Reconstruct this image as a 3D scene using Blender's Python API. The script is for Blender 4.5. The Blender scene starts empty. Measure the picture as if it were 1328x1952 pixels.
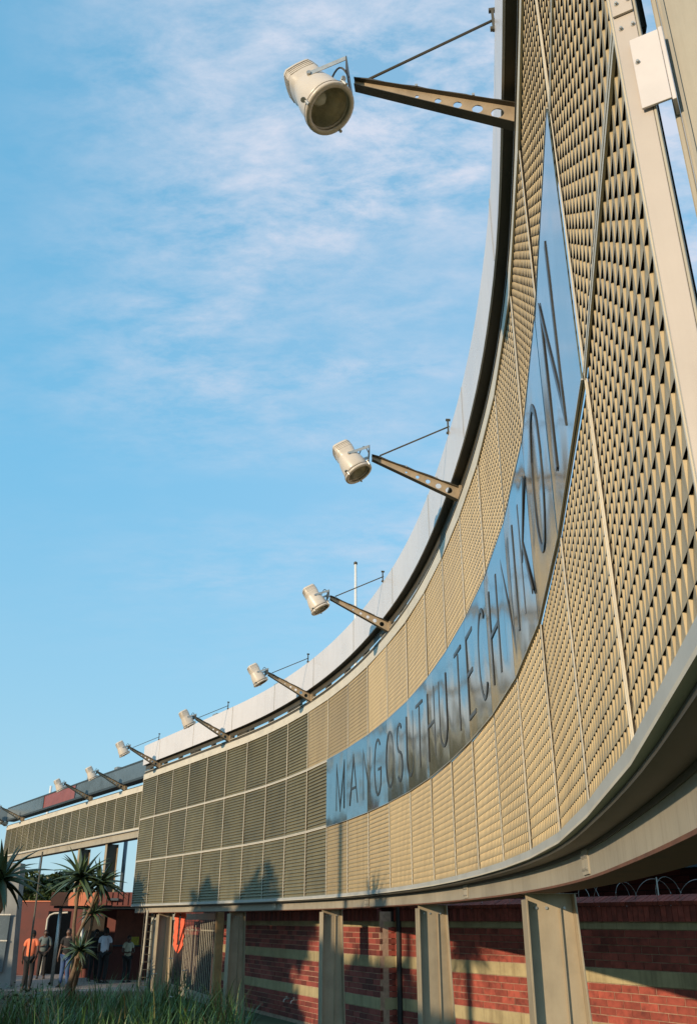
import bpy, bmesh, math, random
from mathutils import Vector, Matrix
R = math.radians
rnd = random.Random(7)
scene = bpy.context.scene
col = scene.collection
CAMZ = 2.0

# ------------------------------------------------------------------ camera
cd = bpy.data.cameras.new('camera')
cam = bpy.data.objects.new('camera', cd); col.objects.link(cam)
cd.sensor_fit = 'VERTICAL'; cd.sensor_height = 36.0; cd.lens = 1683.0 / 1952.0 * 36.0
cd.clip_start = 0.05; cd.clip_end = 5000
cam.matrix_world = Matrix.Translation((0, 0, CAMZ)) @ Matrix.Rotation(R(90 + 24.877), 4, 'X') @ Matrix.Rotation(R(0.18), 4, 'Z')
scene.camera = cam
scene.view_settings.view_transform = 'Standard'
scene.view_settings.look = 'None'
scene.view_settings.gamma = 1
scene.view_settings.exposure = 0.1
try: scene.view_settings.use_curve_mapping = False
except Exception: pass

# ------------------------------------------------------------------ sun + sky
SUN_AZ, SUN_EL = 43.0, 13.6          # light travels towards this azimuth (from +Y to +X)
ld = Vector((math.sin(R(SUN_AZ)) * math.cos(R(SUN_EL)), math.cos(R(SUN_AZ)) * math.cos(R(SUN_EL)), -math.sin(R(SUN_EL))))
sd = bpy.data.lights.new('sun', 'SUN'); sd.energy = 4.4; sd.angle = R(0.6); sd.color = (1.0, 0.80, 0.56)
sun = bpy.data.objects.new('sun', sd); col.objects.link(sun)
sun.rotation_euler = ld.to_track_quat('-Z', 'Y').to_euler(); sun.location = (-20, -20, 30)
world = bpy.data.worlds.new('World'); scene.world = world; world.use_nodes = True
wn = world.node_tree; N = wn.nodes; Lk = wn.links
for n in list(N): N.remove(n)
sky = N.new('ShaderNodeTexSky'); sky.sky_type = 'NISHITA'; sky.sun_disc = False
sky.sun_elevation = R(SUN_EL); sky.sun_rotation = R(SUN_AZ + 180)
sky.air_density = 1.0; sky.dust_density = 0.3; sky.ozone_density = 2.2; sky.altitude = 0
tc = N.new('ShaderNodeTexCoord')
sep = N.new('ShaderNodeSeparateXYZ'); Lk.new(tc.outputs['Generated'], sep.inputs[0])
# cloud layer coordinates: direction / (z + k) -> flat layer seen in perspective
def math_(op, a=None, b=None, c=None, clamp=False):
    m = N.new('ShaderNodeMath'); m.operation = op; m.use_clamp = clamp
    for i, v in enumerate((a, b, c)):
        if v is None: continue
        if isinstance(v, (int, float)): m.inputs[i].default_value = v
        else: Lk.new(v, m.inputs[i])
    return m.outputs[0]
zz = math_('MAXIMUM', sep.outputs[2], 0.0)
den = math_('ADD', zz, 0.22)
cx = math_('DIVIDE', sep.outputs[0], den); cy = math_('DIVIDE', sep.outputs[1], den)
cmb = N.new('ShaderNodeCombineXYZ'); Lk.new(cx, cmb.inputs[0]); Lk.new(cy, cmb.inputs[1]); cmb.inputs[2].default_value = 3.7
mp = N.new('ShaderNodeMapping'); mp.inputs['Rotation'].default_value = (0, 0, R(28)); mp.inputs['Scale'].default_value = (1.0, 1.9, 1)
Lk.new(cmb.outputs[0], mp.inputs[0])
def noise(vec, scale, detail, rough=.55, dist=0., lac=2.):
    n = N.new('ShaderNodeTexNoise'); n.inputs['Scale'].default_value = scale; n.inputs['Detail'].default_value = detail
    n.inputs['Roughness'].default_value = rough; n.inputs['Distortion'].default_value = dist
    Lk.new(vec, n.inputs['Vector']); return n.outputs[0]
n1 = noise(mp.outputs[0], 1.3, 4, .5, .15)
n2 = noise(mp.outputs[0], 9.0, 8, .66, .15)
big = N.new('ShaderNodeMapRange'); Lk.new(n1, big.inputs[0]); big.inputs[1].default_value = .36; big.inputs[2].default_value = .60
sm = N.new('ShaderNodeMapRange'); Lk.new(n2, sm.inputs[0]); sm.inputs[1].default_value = .36; sm.inputs[2].default_value = .68
side = N.new('ShaderNodeMapRange'); Lk.new(sep.outputs[0], side.inputs[0]); side.inputs[1].default_value = -.34; side.inputs[2].default_value = .02
side.inputs[3].default_value = .12; side.inputs[4].default_value = 1.0
up_ = N.new('ShaderNodeMapRange'); Lk.new(sep.outputs[2], up_.inputs[0]); up_.inputs[1].default_value = .22; up_.inputs[2].default_value = .5
side2 = math_('MULTIPLY', side.outputs[0], up_.outputs[0])
mask = math_('MULTIPLY', math_('MULTIPLY', big.outputs[0], sm.outputs[0]), 1.0)
mask = math_('MULTIPLY', math_('MULTIPLY', mask, side2), 1.15, None, True)
veil = math_('MULTIPLY', side2, .20)
mask = math_('ADD', mask, veil, None, True)
# low pale band towards the horizon (real atmospheric brightening)
hz = N.new('ShaderNodeMapRange'); Lk.new(sep.outputs[2], hz.inputs[0]); hz.inputs[1].default_value = .42; hz.inputs[2].default_value = .0
hz.inputs[3].default_value = .8; hz.inputs[4].default_value = .92
gr_ = N.new('ShaderNodeValToRGB'); Lk.new(sep.outputs[2], gr_.inputs[0])
for i_, (p_, c_) in enumerate(((.0, (.42, .58, .70)), (.14, (.33, .56, .73)), (.45, (.18, .51, .78)), (1.0, (.12, .40, .66)))):
    e_ = gr_.color_ramp.elements[i_] if i_ in (0,) else gr_.color_ramp.elements.new(p_) if i_ < 3 else gr_.color_ramp.elements[-1]
    e_.position = p_; e_.color = (*c_, 1)
grm = N.new('ShaderNodeVectorMath'); grm.operation = 'SCALE'; Lk.new(gr_.outputs[0], grm.inputs[0]); grm.inputs[3].default_value = 10.0
tint = N.new('ShaderNodeMix'); tint.data_type = 'RGBA'; tint.blend_type = 'MULTIPLY'; tint.inputs[0].default_value = 1.0
Lk.new(sky.outputs[0], tint.inputs[6]); tint.inputs[7].default_value = (2.0, 2.9, 2.7, 1)
mx0 = N.new('ShaderNodeMix'); mx0.data_type = 'RGBA'; Lk.new(hz.outputs[0], mx0.inputs[0]); Lk.new(tint.outputs[2], mx0.inputs[6]); Lk.new(grm.outputs[0], mx0.inputs[7])
mx = N.new('ShaderNodeMix'); mx.data_type = 'RGBA'; Lk.new(mask, mx.inputs[0]); Lk.new(mx0.outputs[2], mx.inputs[6]); mx.inputs[7].default_value = (6.0, 6.7, 8.0, 1)
bg = N.new('ShaderNodeBackground'); bg.inputs[1].default_value = 0.10; Lk.new(mx.outputs[2], bg.inputs[0])
wo = N.new('ShaderNodeOutputWorld'); Lk.new(bg.outputs[0], wo.inputs[0])

# ------------------------------------------------------------------ helpers
def tag(o, label=None, cat=None, group=None, kind=None):
    if label: o['label'] = label
    if cat: o['category'] = cat
    if group: o['group'] = group
    if kind: o['kind'] = kind
    return o
def empty(name, loc=(0, 0, 0), rz=0.0):
    o = bpy.data.objects.new(name, None); col.objects.link(o); o.location = loc; o.rotation_euler = (0, 0, rz)
    o.empty_display_size = .2; return o
def link(name, me, mats, parent=None, smooth=False):
    o = bpy.data.objects.new(name, me); col.objects.link(o)
    if mats is not None and not me.materials:
        for m in (mats if isinstance(mats, (list, tuple)) else [mats]): me.materials.append(m)
    if parent: o.parent = parent
    if smooth:
        for p in me.polygons: p.use_smooth = True
    return o
class MB:
    def __init__(s): s.v = []; s.f = []; s.m = []
    def add(s, vs, fs, mi=0):
        b = len(s.v); s.v += [tuple(v) for v in vs]; s.f += [tuple(b + i for i in f) for f in fs]; s.m += [mi] * len(fs)
    def box(s, x0, x1, y0, y1, z0, z1, mi=0, M=None):
        vs = [Vector((x, y, z)) for z in (z0, z1) for y in (y0, y1) for x in (x0, x1)]
        if M: vs = [M @ v for v in vs]
        s.add(vs, [(0, 2, 3, 1), (4, 5, 7, 6), (0, 1, 5, 4), (2, 6, 7, 3), (0, 4, 6, 2), (1, 3, 7, 5)], mi)
    def hexa(s, b, t, mi=0):       # b, t: four bottom / top points
        s.add(list(b) + list(t), [(3, 2, 1, 0), (4, 5, 6, 7), (0, 1, 5, 4), (1, 2, 6, 5), (2, 3, 7, 6), (3, 0, 4, 7)], mi)
    def tube(s, pts, rad, n=8, mi=0, cap=True):
        pts = [Vector(p) for p in pts]
        if not isinstance(rad, (list, tuple)): rad = [rad] * len(pts)
        base = len(s.v); up = Vector((0, 0, 1)); prevx = None
        for i, p in enumerate(pts):
            a = pts[max(i - 1, 0)]; b = pts[min(i + 1, len(pts) - 1)]; t = (b - a).normalized()
            if prevx is None:
                x = t.cross(up) if abs(t.z) < .95 else t.cross(Vector((0, 1, 0)))
            else: x = prevx - t * prevx.dot(t)
            x.normalize(); prevx = x; y = t.cross(x)
            for k in range(n):
                an = 2 * math.pi * k / n
                s.v.append(tuple(p + (x * math.cos(an) + y * math.sin(an)) * rad[i]))
        for i in range(len(pts) - 1):
            for k in range(n):
                k2 = (k + 1) % n
                s.f.append((base + i * n + k, base + i * n + k2, base + (i + 1) * n + k2, base + (i + 1) * n + k)); s.m.append(mi)
        if cap:
            s.f.append(tuple(base + k for k in range(n))[::-1]); s.m.append(mi)
            s.f.append(tuple(base + (len(pts) - 1) * n + k for k in range(n))); s.m.append(mi)
    def lathe(s, prof, M, n=24, mi=0, sq=None):   # prof: (t along axis, r)
        base = len(s.v)
        for j, (t, r) in enumerate(prof):
            for k in range(n):
                an = 2 * math.pi * k / n; cx_, sy_ = math.cos(an), math.sin(an)
                if sq and sq[j] > 0:
                    q = 1 / max(abs(cx_), abs(sy_)); q = 1 + (q - 1) * sq[j]
                else: q = 1
                s.v.append(tuple(M @ Vector((cx_ * r * q, sy_ * r * q, t))))
        for j in range(len(prof) - 1):
            for k in range(n):
                k2 = (k + 1) % n
                s.f.append((base + j * n + k, base + j * n + k2, base + (j + 1) * n + k2, base + (j + 1) * n + k)); s.m.append(mi)
    def build(s, name, mats, parent=None, smooth=False, fix=True):
        me = s.mesh(name, mats, fix); return link(name, me, None, parent, smooth)
    def mesh(s, name, mats, fix=True):
        me = bpy.data.meshes.new(name); me.from_pydata(s.v, [], s.f)
        for m in (mats if isinstance(mats, (list, tuple)) else [mats]): me.materials.append(m)
        for p, mi in zip(me.polygons, s.m): p.material_index = mi
        if fix:
            bm = bmesh.new(); bm.from_mesh(me); bmesh.ops.recalc_face_normals(bm, faces=bm.faces); bm.to_mesh(me); bm.free()
        me.update(); return me
def box_obj(name, x0, x1, y0, y1, z0, z1, m, parent=None):
    b = MB(); b.box(x0, x1, y0, y1, z0, z1); return b.build(name, m, parent)
def bevel(o, w=.006, seg=1):
    md = o.modifiers.new('bevel', 'BEVEL'); md.width = w; md.segments = seg; md.limit_method = 'ANGLE'; return o

MATS = {}
def mat(name, color, rough=.6, metal=0., var=.12, scale=8., bump=0., bscale=60., col2=None, spec=.5, stretch=None, obj_coord=True, coat=0., streak=0.):
    if name in MATS: return MATS[name]
    m = bpy.data.materials.new(name); m.use_nodes = True; nt = m.node_tree; b = nt.nodes['Principled BSDF']
    b.inputs['Roughness'].default_value = rough; b.inputs['Metallic'].default_value = metal
    b.inputs['Specular IOR Level'].default_value = spec
    if coat: b.inputs['Coat Weight'].default_value = coat
    t = nt.nodes.new('ShaderNodeTexCoord'); src = t.outputs['Object' if obj_coord else 'Generated']
    mp_ = nt.nodes.new('ShaderNodeMapping'); nt.links.new(src, mp_.inputs[0]); src = mp_.outputs[0]
    if stretch: mp_.inputs['Scale'].default_value = stretch
    oi = nt.nodes.new('ShaderNodeObjectInfo')
    cv = nt.nodes.new('ShaderNodeVectorMath'); cv.operation = 'MULTIPLY_ADD'; cmbx = nt.nodes.new('ShaderNodeCombineXYZ')
    for i in range(3): nt.links.new(oi.outputs['Random'], cmbx.inputs[i])
    nt.links.new(cmbx.outputs[0], cv.inputs[0]); cv.inputs[1].default_value = (37, 19, 53); nt.links.new(src, cv.inputs[2]); src = cv.outputs[0]
    n = nt.nodes.new('ShaderNodeTexNoise'); n.inputs['Scale'].default_value = scale; n.inputs['Detail'].default_value = 6; n.inputs['Roughness'].default_value = .62
    nt.links.new(src, n.inputs['Vector'])
    r = nt.nodes.new('ShaderNodeValToRGB'); nt.links.new(n.outputs[0], r.inputs[0])
    c2 = col2 if col2 else tuple(c * (1 - var * 1.6) for c in color)
    hi = tuple(min(1, c * (1 + var)) for c in color)
    r.color_ramp.elements[0].position = .30; r.color_ramp.elements[0].color = (*c2, 1)
    r.color_ramp.elements[1].position = .68; r.color_ramp.elements[1].color = (*hi, 1)
    e = r.color_ramp.elements.new(.5); e.color = (*color, 1)
    # per-object tone
    hsv = nt.nodes.new('ShaderNodeHueSaturation'); nt.links.new(r.outputs[0], hsv.inputs['Color'])
    mr = nt.nodes.new('ShaderNodeMapRange'); nt.links.new(oi.outputs['Random'], mr.inputs[0]); mr.inputs[3].default_value = 1 - var * .9; mr.inputs[4].default_value = 1 + var * .9
    nt.links.new(mr.outputs[0], hsv.inputs['Value']); last = hsv.outputs[0]
    if streak:
        ms = nt.nodes.new('ShaderNodeMapping'); nt.links.new(t.outputs['Object'], ms.inputs[0]); ms.inputs['Scale'].default_value = (14, 14, .9)
        vs = nt.nodes.new('ShaderNodeVectorMath'); vs.operation = 'ADD'; nt.links.new(ms.outputs[0], vs.inputs[0]); sc_ = nt.nodes.new('ShaderNodeVectorMath'); sc_.operation = 'SCALE'; sc_.inputs[3].default_value = 31.; nt.links.new(cmbx.outputs[0], sc_.inputs[0]); nt.links.new(sc_.outputs[0], vs.inputs[1])
        ns = nt.nodes.new('ShaderNodeTexNoise'); ns.inputs['Scale'].default_value = 1.0; ns.inputs['Detail'].default_value = 5; ns.inputs['Roughness'].default_value = .65; nt.links.new(vs.outputs[0], ns.inputs['Vector'])
        rs_ = nt.nodes.new('ShaderNodeMapRange'); rs_.inputs[1].default_value = .48; rs_.inputs[2].default_value = .72; rs_.inputs[3].default_value = 0; rs_.inputs[4].default_value = streak; nt.links.new(ns.outputs[0], rs_.inputs[0])
        mxs = nt.nodes.new('ShaderNodeMix'); mxs.data_type = 'RGBA'; nt.links.new(rs_.outputs[0], mxs.inputs[0]); nt.links.new(last, mxs.inputs[6]); mxs.inputs[7].default_value = (color[0] * .35, color[1] * .3, color[2] * .25, 1); last = mxs.outputs[2]
    nt.links.new(last, b.inputs['Base Color'])
    rr = nt.nodes.new('ShaderNodeMapRange'); nt.links.new(n.outputs[0], rr.inputs[0]); rr.inputs[3].default_value = max(0, rough - .08); rr.inputs[4].default_value = min(1, rough + .1)
    nt.links.new(rr.outputs[0], b.inputs['Roughness'])
    if bump:
        n_ = nt.nodes.new('ShaderNodeTexNoise'); n_.inputs['Scale'].default_value = bscale; n_.inputs['Detail'].default_value = 4; nt.links.new(src, n_.inputs['Vector'])
        bp = nt.nodes.new('ShaderNodeBump'); bp.inputs['Strength'].default_value = bump; bp.inputs['Distance'].default_value = .01; nt.links.new(n_.outputs[0], bp.inputs['Height']); nt.links.new(bp.outputs[0], b.inputs['Normal'])
    MATS[name] = m; return m
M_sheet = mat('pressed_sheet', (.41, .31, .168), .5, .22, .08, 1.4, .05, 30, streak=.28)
M_sheet_mid = mat('pressed_sheet_half_shaded', (.34, .26, .145), .46, .35, .09, 1.4, .05, 30, streak=.28)  # in-between copy of the tan sheet, half of the shading painted in
M_sheet_shaded = mat('pressed_sheet_shaded', (.20, .17, .095), .42, .45, .14, 1.4, .05, 30, streak=.25)  # same tan sheet; shading of the far-left facing painted into its darker colour
M_frame = mat('cream_frame', (.52, .47, .38), .5, 0, .08, 3)
M_edge = mat('grey_frame', (.40, .40, .38), .5, .1, .08, 3)
M_dark = mat('dark_cavity', (.035, .027, .02), .9, 0, .1)
M_beam = mat('pale_steel', (.35, .31, .24), .55, 0, .14, 1.2, .08, 40, streak=.3)
M_col = mat('column_steel', (.32, .26, .175), .55, 0, .12, 2.5, .06, 50, streak=.14)
M_fascia = mat('fascia_white', (.60, .56, .55), .28, 0, .05, .7, .02, 5, streak=.10)
M_bronze = mat('dark_bronze', (.075, .062, .04), .5, .2, .15, 3)
M_rust = mat('rust_primer', (.16, .065, .035), .75, 0, .2, 5, .1, 60)
M_lamp = mat('lamp_paint', (.58, .51, .43), .36, 0, .06, 3, .03, 20, coat=.2)
M_arm = mat('arm_paint', (.34, .26, .17), .5, .1, .15, 8)
M_black = mat('black_rubber', (.015, .014, .012), .6)
M_steel = mat('galvanised', (.42, .41, .38), .4, .7, .12, 20)
M_brick = mat('brick_red', (.27, .055, .035), .78, 0, .30, 7, .25, 90)
M_band = mat('plaster_band', (.36, .29, .155), .85, 0, .16, 3, .25, 60, streak=.5)
M_mortar = mat('mortar', (.34, .22, .15), .9, 0, .2, 12)
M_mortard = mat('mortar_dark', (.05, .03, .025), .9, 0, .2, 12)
M_red = mat('red_wall_paint', (.12, .028, .02), .7, 0, .15, 2, .1, 30)
M_orange = mat('orange_parapet', (.55, .17, .08), .7, 0, .14, 2)
M_greyglass = mat('grey_glass_panel', (.10, .13, .15), .25, .1, .1, 2)
M_redglass = mat('red_panel', (.26, .08, .07), .35, .1, .1, 3)
M_slab = mat('dark_slab', (.03, .045, .055), .6, 0, .1, 3)
M_soil = mat('soil', (.06, .03, .018), .95, 0, .3, 3, .6, 20)
M_pave = mat('paving', (.34, .25, .20), .85, 0, .12, 2, .1, 40)
M_lawn = mat('lawn', (.045, .065, .025), .95, 0, .3, .6, .4, 12)
M_bark = mat('bark', (.15, .10, .06), .9, 0, .2, 10, .5, 40)
M_timber = mat('timber', (.36, .20, .08), .7, 0, .15, 6)

def leafmat(name, c, rough=.5, tr=.25):
    m = bpy.data.materials.new(name); m.use_nodes = True; nt = m.node_tree; b = nt.nodes['Principled BSDF']
    g = nt.nodes.new('ShaderNodeNewGeometry'); r = nt.nodes.new('ShaderNodeValToRGB')
    nt.links.new(g.outputs['Random Per Island'], r.inputs[0])
    r.color_ramp.elements[0].color = (*(x * .55 for x in c), 1); r.color_ramp.elements[1].color = (*(min(1, x * 1.5) for x in c), 1)
    nt.links.new(r.outputs[0], b.inputs['Base Color']); b.inputs['Roughness'].default_value = rough
    return m
M_leaf = leafmat('tree_leaf', (.05, .075, .02)); M_leaf2 = leafmat('tree_leaf_olive', (.075, .08, .028))
M_grass = leafmat('grass_blade', (.065, .135, .04))
for n_ in M_grass.node_tree.nodes:
    if n_.type == 'VALTORGB':
        n_.color_ramp.elements[1].position = .86; e_ = n_.color_ramp.elements.new(.93); e_.color = (.20, .15, .06, 1); M_aloe = leafmat('aloe_leaf', (.055, .085, .038), .4)
M_aloedry = leafmat('dry_leaf', (.20, .13, .06), .8)

# mirror sheet
M_mirror = bpy.data.materials.new('mirror_steel'); M_mirror.use_nodes = True
nt = M_mirror.node_tree; b = nt.nodes['Principled BSDF']
b.inputs['Base Color'].default_value = (.31, .385, .40, 1); b.inputs['Metallic'].default_value = 1
t = nt.nodes.new('ShaderNodeTexCoord'); n = nt.nodes.new('ShaderNodeTexNoise'); n.inputs['Scale'].default_value = .9; n.inputs['Detail'].default_value = 1.6
nt.links.new(t.outputs['Object'], n.inputs['Vector'])
oi = nt.nodes.new('ShaderNodeObjectInfo'); n.noise_dimensions = '4D'
mm = nt.nodes.new('ShaderNodeMath'); mm.operation = 'MULTIPLY'; mm.inputs[1].default_value = 40; nt.links.new(oi.outputs['Random'], mm.inputs[0]); nt.links.new(mm.outputs[0], n.inputs['W'])
bp = nt.nodes.new('ShaderNodeBump'); bp.inputs['Strength'].default_value = .55; bp.inputs['Distance'].default_value = .06
nt.links.new(n.outputs[0], bp.inputs['Height']); nt.links.new(bp.outputs[0], b.inputs['Normal'])
n3 = nt.nodes.new('ShaderNodeTexNoise'); n3.inputs['Scale'].default_value = 4; n3.inputs['Detail'].default_value = 5; nt.links.new(t.outputs['Object'], n3.inputs['Vector'])
rr = nt.nodes.new('ShaderNodeMapRange'); nt.links.new(n3.outputs[0], rr.inputs[0]); rr.inputs[3].default_value = .05; rr.inputs[4].default_value = .16
nt.links.new(rr.outputs[0], b.inputs['Roughness'])

# ------------------------------------------------------------------ wall curve
P = [(-6.356, 28.536), (-5.7, 27.461), (-5.039, 26.392), (-4.385, 25.322), (-3.739, 24.247), (-3.09, 23.168), (-2.453, 22.074), (-1.859, 20.953), (-1.32, 19.8), (-0.827, 18.616), (-0.385, 17.405), (0.002, 16.171), (0.336, 14.924), (0.615, 13.67), (0.845, 12.417), (1.016, 11.161), (1.133, 9.918), (1.206, 8.711), (1.24, 7.507), (1.22, 6.267), (1.133, 4.984), (0.969, 3.698), (0.768, 2.406), (0.532, 1.195)]
P = [Vector((x, y, 0)) for x, y in P]
NP = len(P)
SEGA = [math.atan2(P[i + 1].y - P[i].y, P[i + 1].x - P[i].x) for i in range(NP - 1)]
def ang(s):
    if s < .5: return SEGA[0]
    if s > NP - 1.5: return SEGA[-1]
    i = int(s - .5); t_ = s - .5 - i; return SEGA[i] * (1 - t_) + SEGA[min(i + 1, NP - 2)] * t_
def pos(s):
    i = max(0, min(NP - 2, int(math.floor(s)))); t_ = s - i; return P[i] + (P[i + 1] - P[i]) * t_
def smoothpts(step=4, s0=0, s1=NP - 1):
    out = []
    for i in range(s0, s1):
        p0 = P[max(i - 1, 0)]; p1 = P[i]; p2 = P[i + 1]; p3 = P[min(i + 2, NP - 1)]
        for k in range(step):
            t_ = k / step
            out.append(.5 * ((2 * p1) + (-p0 + p2) * t_ + (2 * p0 - 5 * p1 + 4 * p2 - p3) * t_ ** 2 + (-p0 + 3 * p1 - 3 * p2 + p3) * t_ ** 3))
    out.append(P[s1].copy()); return out
def sweep(name, pts, prof, m, parent, closed=True, cap=True, smooth=False):
    """prof: list of (outwards towards the viewer side, z)"""
    b = MB(); n = len(prof)
    for i, p in enumerate(pts):
        if i == 0: d = (pts[1] - pts[0]).normalized(); k = 1
        elif i == len(pts) - 1: d = (pts[-1] - pts[-2]).normalized(); k = 1
        else:
            d1 = (pts[i] - pts[i - 1]).normalized(); d2 = (pts[i + 1] - pts[i]).normalized(); d = (d1 + d2).normalized(); k = 1 / max(.5, d.dot(d1))
        nn = Vector((d.y, -d.x, 0)) * k
        for (o, z) in prof: b.v.append(tuple(p + nn * o + Vector((0, 0, z))))
    for i in range(len(pts) - 1):
        for j in range(n if closed else n - 1):
            j2 = (j + 1) % n
            b.f.append((i * n + j, i * n + j2, (i + 1) * n + j2, (i + 1) * n + j)); b.m.append(0)
    if closed and cap:
        b.f.append(tuple(range(n))); b.m.append(0); b.f.append(tuple(len(pts) * n - n + k for k in range(n))[::-1]); b.m.append(0)
    return b.build(name, m, parent, smooth)
def rect(o0, o1, z0, z1): return [(o0, z0), (o1, z0), (o1, z1), (o0, z1)]

ZB = .412 + CAMZ; ZT = 4.0 + CAMZ; TIER = (ZT - ZB) / 3
Z1 = ZB + TIER; Z2 = ZB + 2 * TIER
# ------------------------------------------------------------------ ground
g = MB(); g.add([(-3000, -3000, 0), (3000, -3000, 0), (3000, 3000, 0), (-3000, 3000, 0)], [(0, 1, 2, 3)])
tag(g.build('ground', M_lawn, fix=False), kind='structure')
g = MB(); g.add([(-30, 29.4, .004), (-5.2, 29.4, .004), (-5.2, 60, .004), (-30, 60, .004)], [(0, 1, 2, 3)])
tag(g.build('pavement', M_pave, fix=False), kind='structure')
g = MB(); g.add([(-14, 12, .006), (-1.3, 12, .006), (-2.0, 21, .006), (-4.8, 27.5, .006), (-5.3, 29.4, .0062), (-14, 29.4, .0062)], [(0, 1, 2, 3, 4, 5)])
tag(g.build('planting_bed', M_soil, fix=False), kind='structure')
g = MB(); g.box(-14, -5.3, 29.4, 29.52, 0, .12)
tag(g.build('kerb', M_pave), kind='structure')

# ------------------------------------------------------------------ main screen wall
screen = empty('screen_wall', (P[10].x, P[10].y, 0))
OFF = Matrix.Translation((-P[10].x, -P[10].y, 0))
screen_inv = OFF
tag(screen, 'tall curved screen wall of pressed cream metal panels on steel columns', 'screen wall')
def parent_keep(o, root):
    o.parent = root; o.matrix_parent_inverse = root.matrix_basis.inverted() if False else Matrix.Translation(-Vector(root.location)) if root.rotation_euler.z == 0 else root.matrix_world.inverted()
    return o
# pressed sheet
PW, PH, NC, NR = 1.231, TIER - .040, 17, 18
def make_panel(mat_, dfar, dnear, lip):
    pm = MB(); cw = PW / NC; ch = PH / NR
    for r in range(NR):
        z0 = -PH / 2 + r * ch; z1 = z0 + ch
        for c in range(NC):
            x0 = -PW / 2 + c * cw; x1 = x0 + cw; xa = x0 + .06 * cw; xb = x1 - .14 * cw
            b0 = len(pm.v)
            pm.v += [(x0, -lip, z0), (xa, -lip, z0), (xb, -lip, z0), (x1, -lip, z0), (x1, dnear, z1), (xb, dnear, z1), (xa, dfar, z1), (x0, dnear, z1)]
            pm.f += [(b0, b0 + 1, b0 + 6, b0 + 7), (b0 + 1, b0 + 2, b0 + 6), (b0 + 2, b0 + 5, b0 + 6), (b0 + 2, b0 + 3, b0 + 4, b0 + 5)]; pm.m += [0] * 4
    pm.add([(-PW / 2 - .02, .05, -PH / 2 - .02), (PW / 2 + .02, .05, -PH / 2 - .02), (PW / 2 + .02, .05, PH / 2 + .02), (-PW / 2 - .02, .05, PH / 2 + .02)], [(0, 1, 2, 3)], 1)
    for sx in (-1, 1): pm.box(sx * PW / 2 - .003, sx * PW / 2 + .003, .0, .052, -PH / 2, PH / 2, 1)
    for sz in (-1, 1): pm.box(-PW / 2, PW / 2, .001, .052, sz * PH / 2 - .002, sz * PH / 2 + .002, 1)
    return pm.mesh('screen_panel', [mat_, M_dark], fix=False)
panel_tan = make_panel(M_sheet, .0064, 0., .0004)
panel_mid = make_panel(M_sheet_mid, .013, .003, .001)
panel_shaded = make_panel(M_sheet_shaded, .027, .015, .003)
SIGN0 = 10
def wall_part(name, me, mats, loc, rz, root, sx=1, tilt=0):
    o = link(name, me, mats); o.parent = root; o.location = Vector(loc) - Vector(root.location); o.rotation_euler = (tilt, 0, rz); o.scale = (sx, 1, 1); return o
for i in range(NP - 1):
    L = (P[i + 1] - P[i]).length; mid = (P[i] + P[i + 1]) / 2; a = SEGA[i]
    for t_ in range(3):
        if t_ == 1 and 10 <= i < 22: continue
        wall_part('screen_panel', panel_shaded if i < 10 - (t_ == 2) else panel_mid if i < (13 if t_ == 0 else 12) else panel_tan, None, (mid.x, mid.y, ZB + TIER * (t_ + .5)), a + R(rnd.uniform(-.5, .5)), screen, (L - .027) / PW, R(rnd.uniform(-.4, .4)))  # painted shading steps from dark at the far end to plain tan
# vertical mullions
mu = MB(); mu.box(-.015, .015, -.006, -.001, 0, ZT - ZB); mu.box(-.004, .004, -.0085, -.006, .002, ZT - ZB - .002)
mu_me = mu.mesh('mullion', M_frame)
mh = MB(); mh.box(-.015, .015, -.006, -.001, 0, TIER); mh_me = mh.mesh('mullion', M_frame)
for i in range(NP):
    if 10 < i < 22:
        for zb in (ZB, Z2): wall_part('mullion', mh_me, None, (P[i].x, P[i].y, zb), ang(i), screen)
    else: wall_part('mullion', mu_me, None, (P[i].x, P[i].y, ZB), ang(i), screen)
def loc_pts(pts, root): return [p - Vector((root.location.x, root.location.y, 0)) for p in pts]
LP = loc_pts(P, screen)
sweep('rail', LP, rect(.0015, .014, ZB - .022, ZB + .0205), M_edge, screen)
sweep('rail', LP, rect(.0015, .014, ZT - .0205, ZT + .02), M_frame, screen)
for z in (Z1, Z2):
    sweep('rail', LP, rect(.0015, .0085, z - .0205, z - .004), M_frame, screen)
    sweep('rail', LP, rect(.0015, .009, z + .004, z + .0205), M_frame, screen)
    sweep('rail_web', LP, rect(.0, .004, z - .0038, z + .0038), M_edge, screen)
SP = loc_pts(smoothpts(4), screen)
sweep('bottom_lip', LP, rect(-.02, .018, ZB - .034, ZB - .0225), M_frame, screen)
sweep('soffit', SP, rect(-.155, -.006, ZB - .055, ZB - .036), M_bronze, screen)
sweep('bottom_beam', SP, rect(-.18, -.12, CAMZ + .215, ZB - .06), M_beam, screen)
sweep('bottom_beam_rib', SP, rect(-.119, -.112, ZB - .075, ZB - .056), M_bronze, screen)
sweep('bottom_flange', SP, rect(-.36, -.112, CAMZ + .20, CAMZ + .213), M_rust, screen)
sweep('bottom_beam_back', SP, rect(-.36, -.33, CAMZ + .215, ZB + .1), M_rust, screen)
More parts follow.
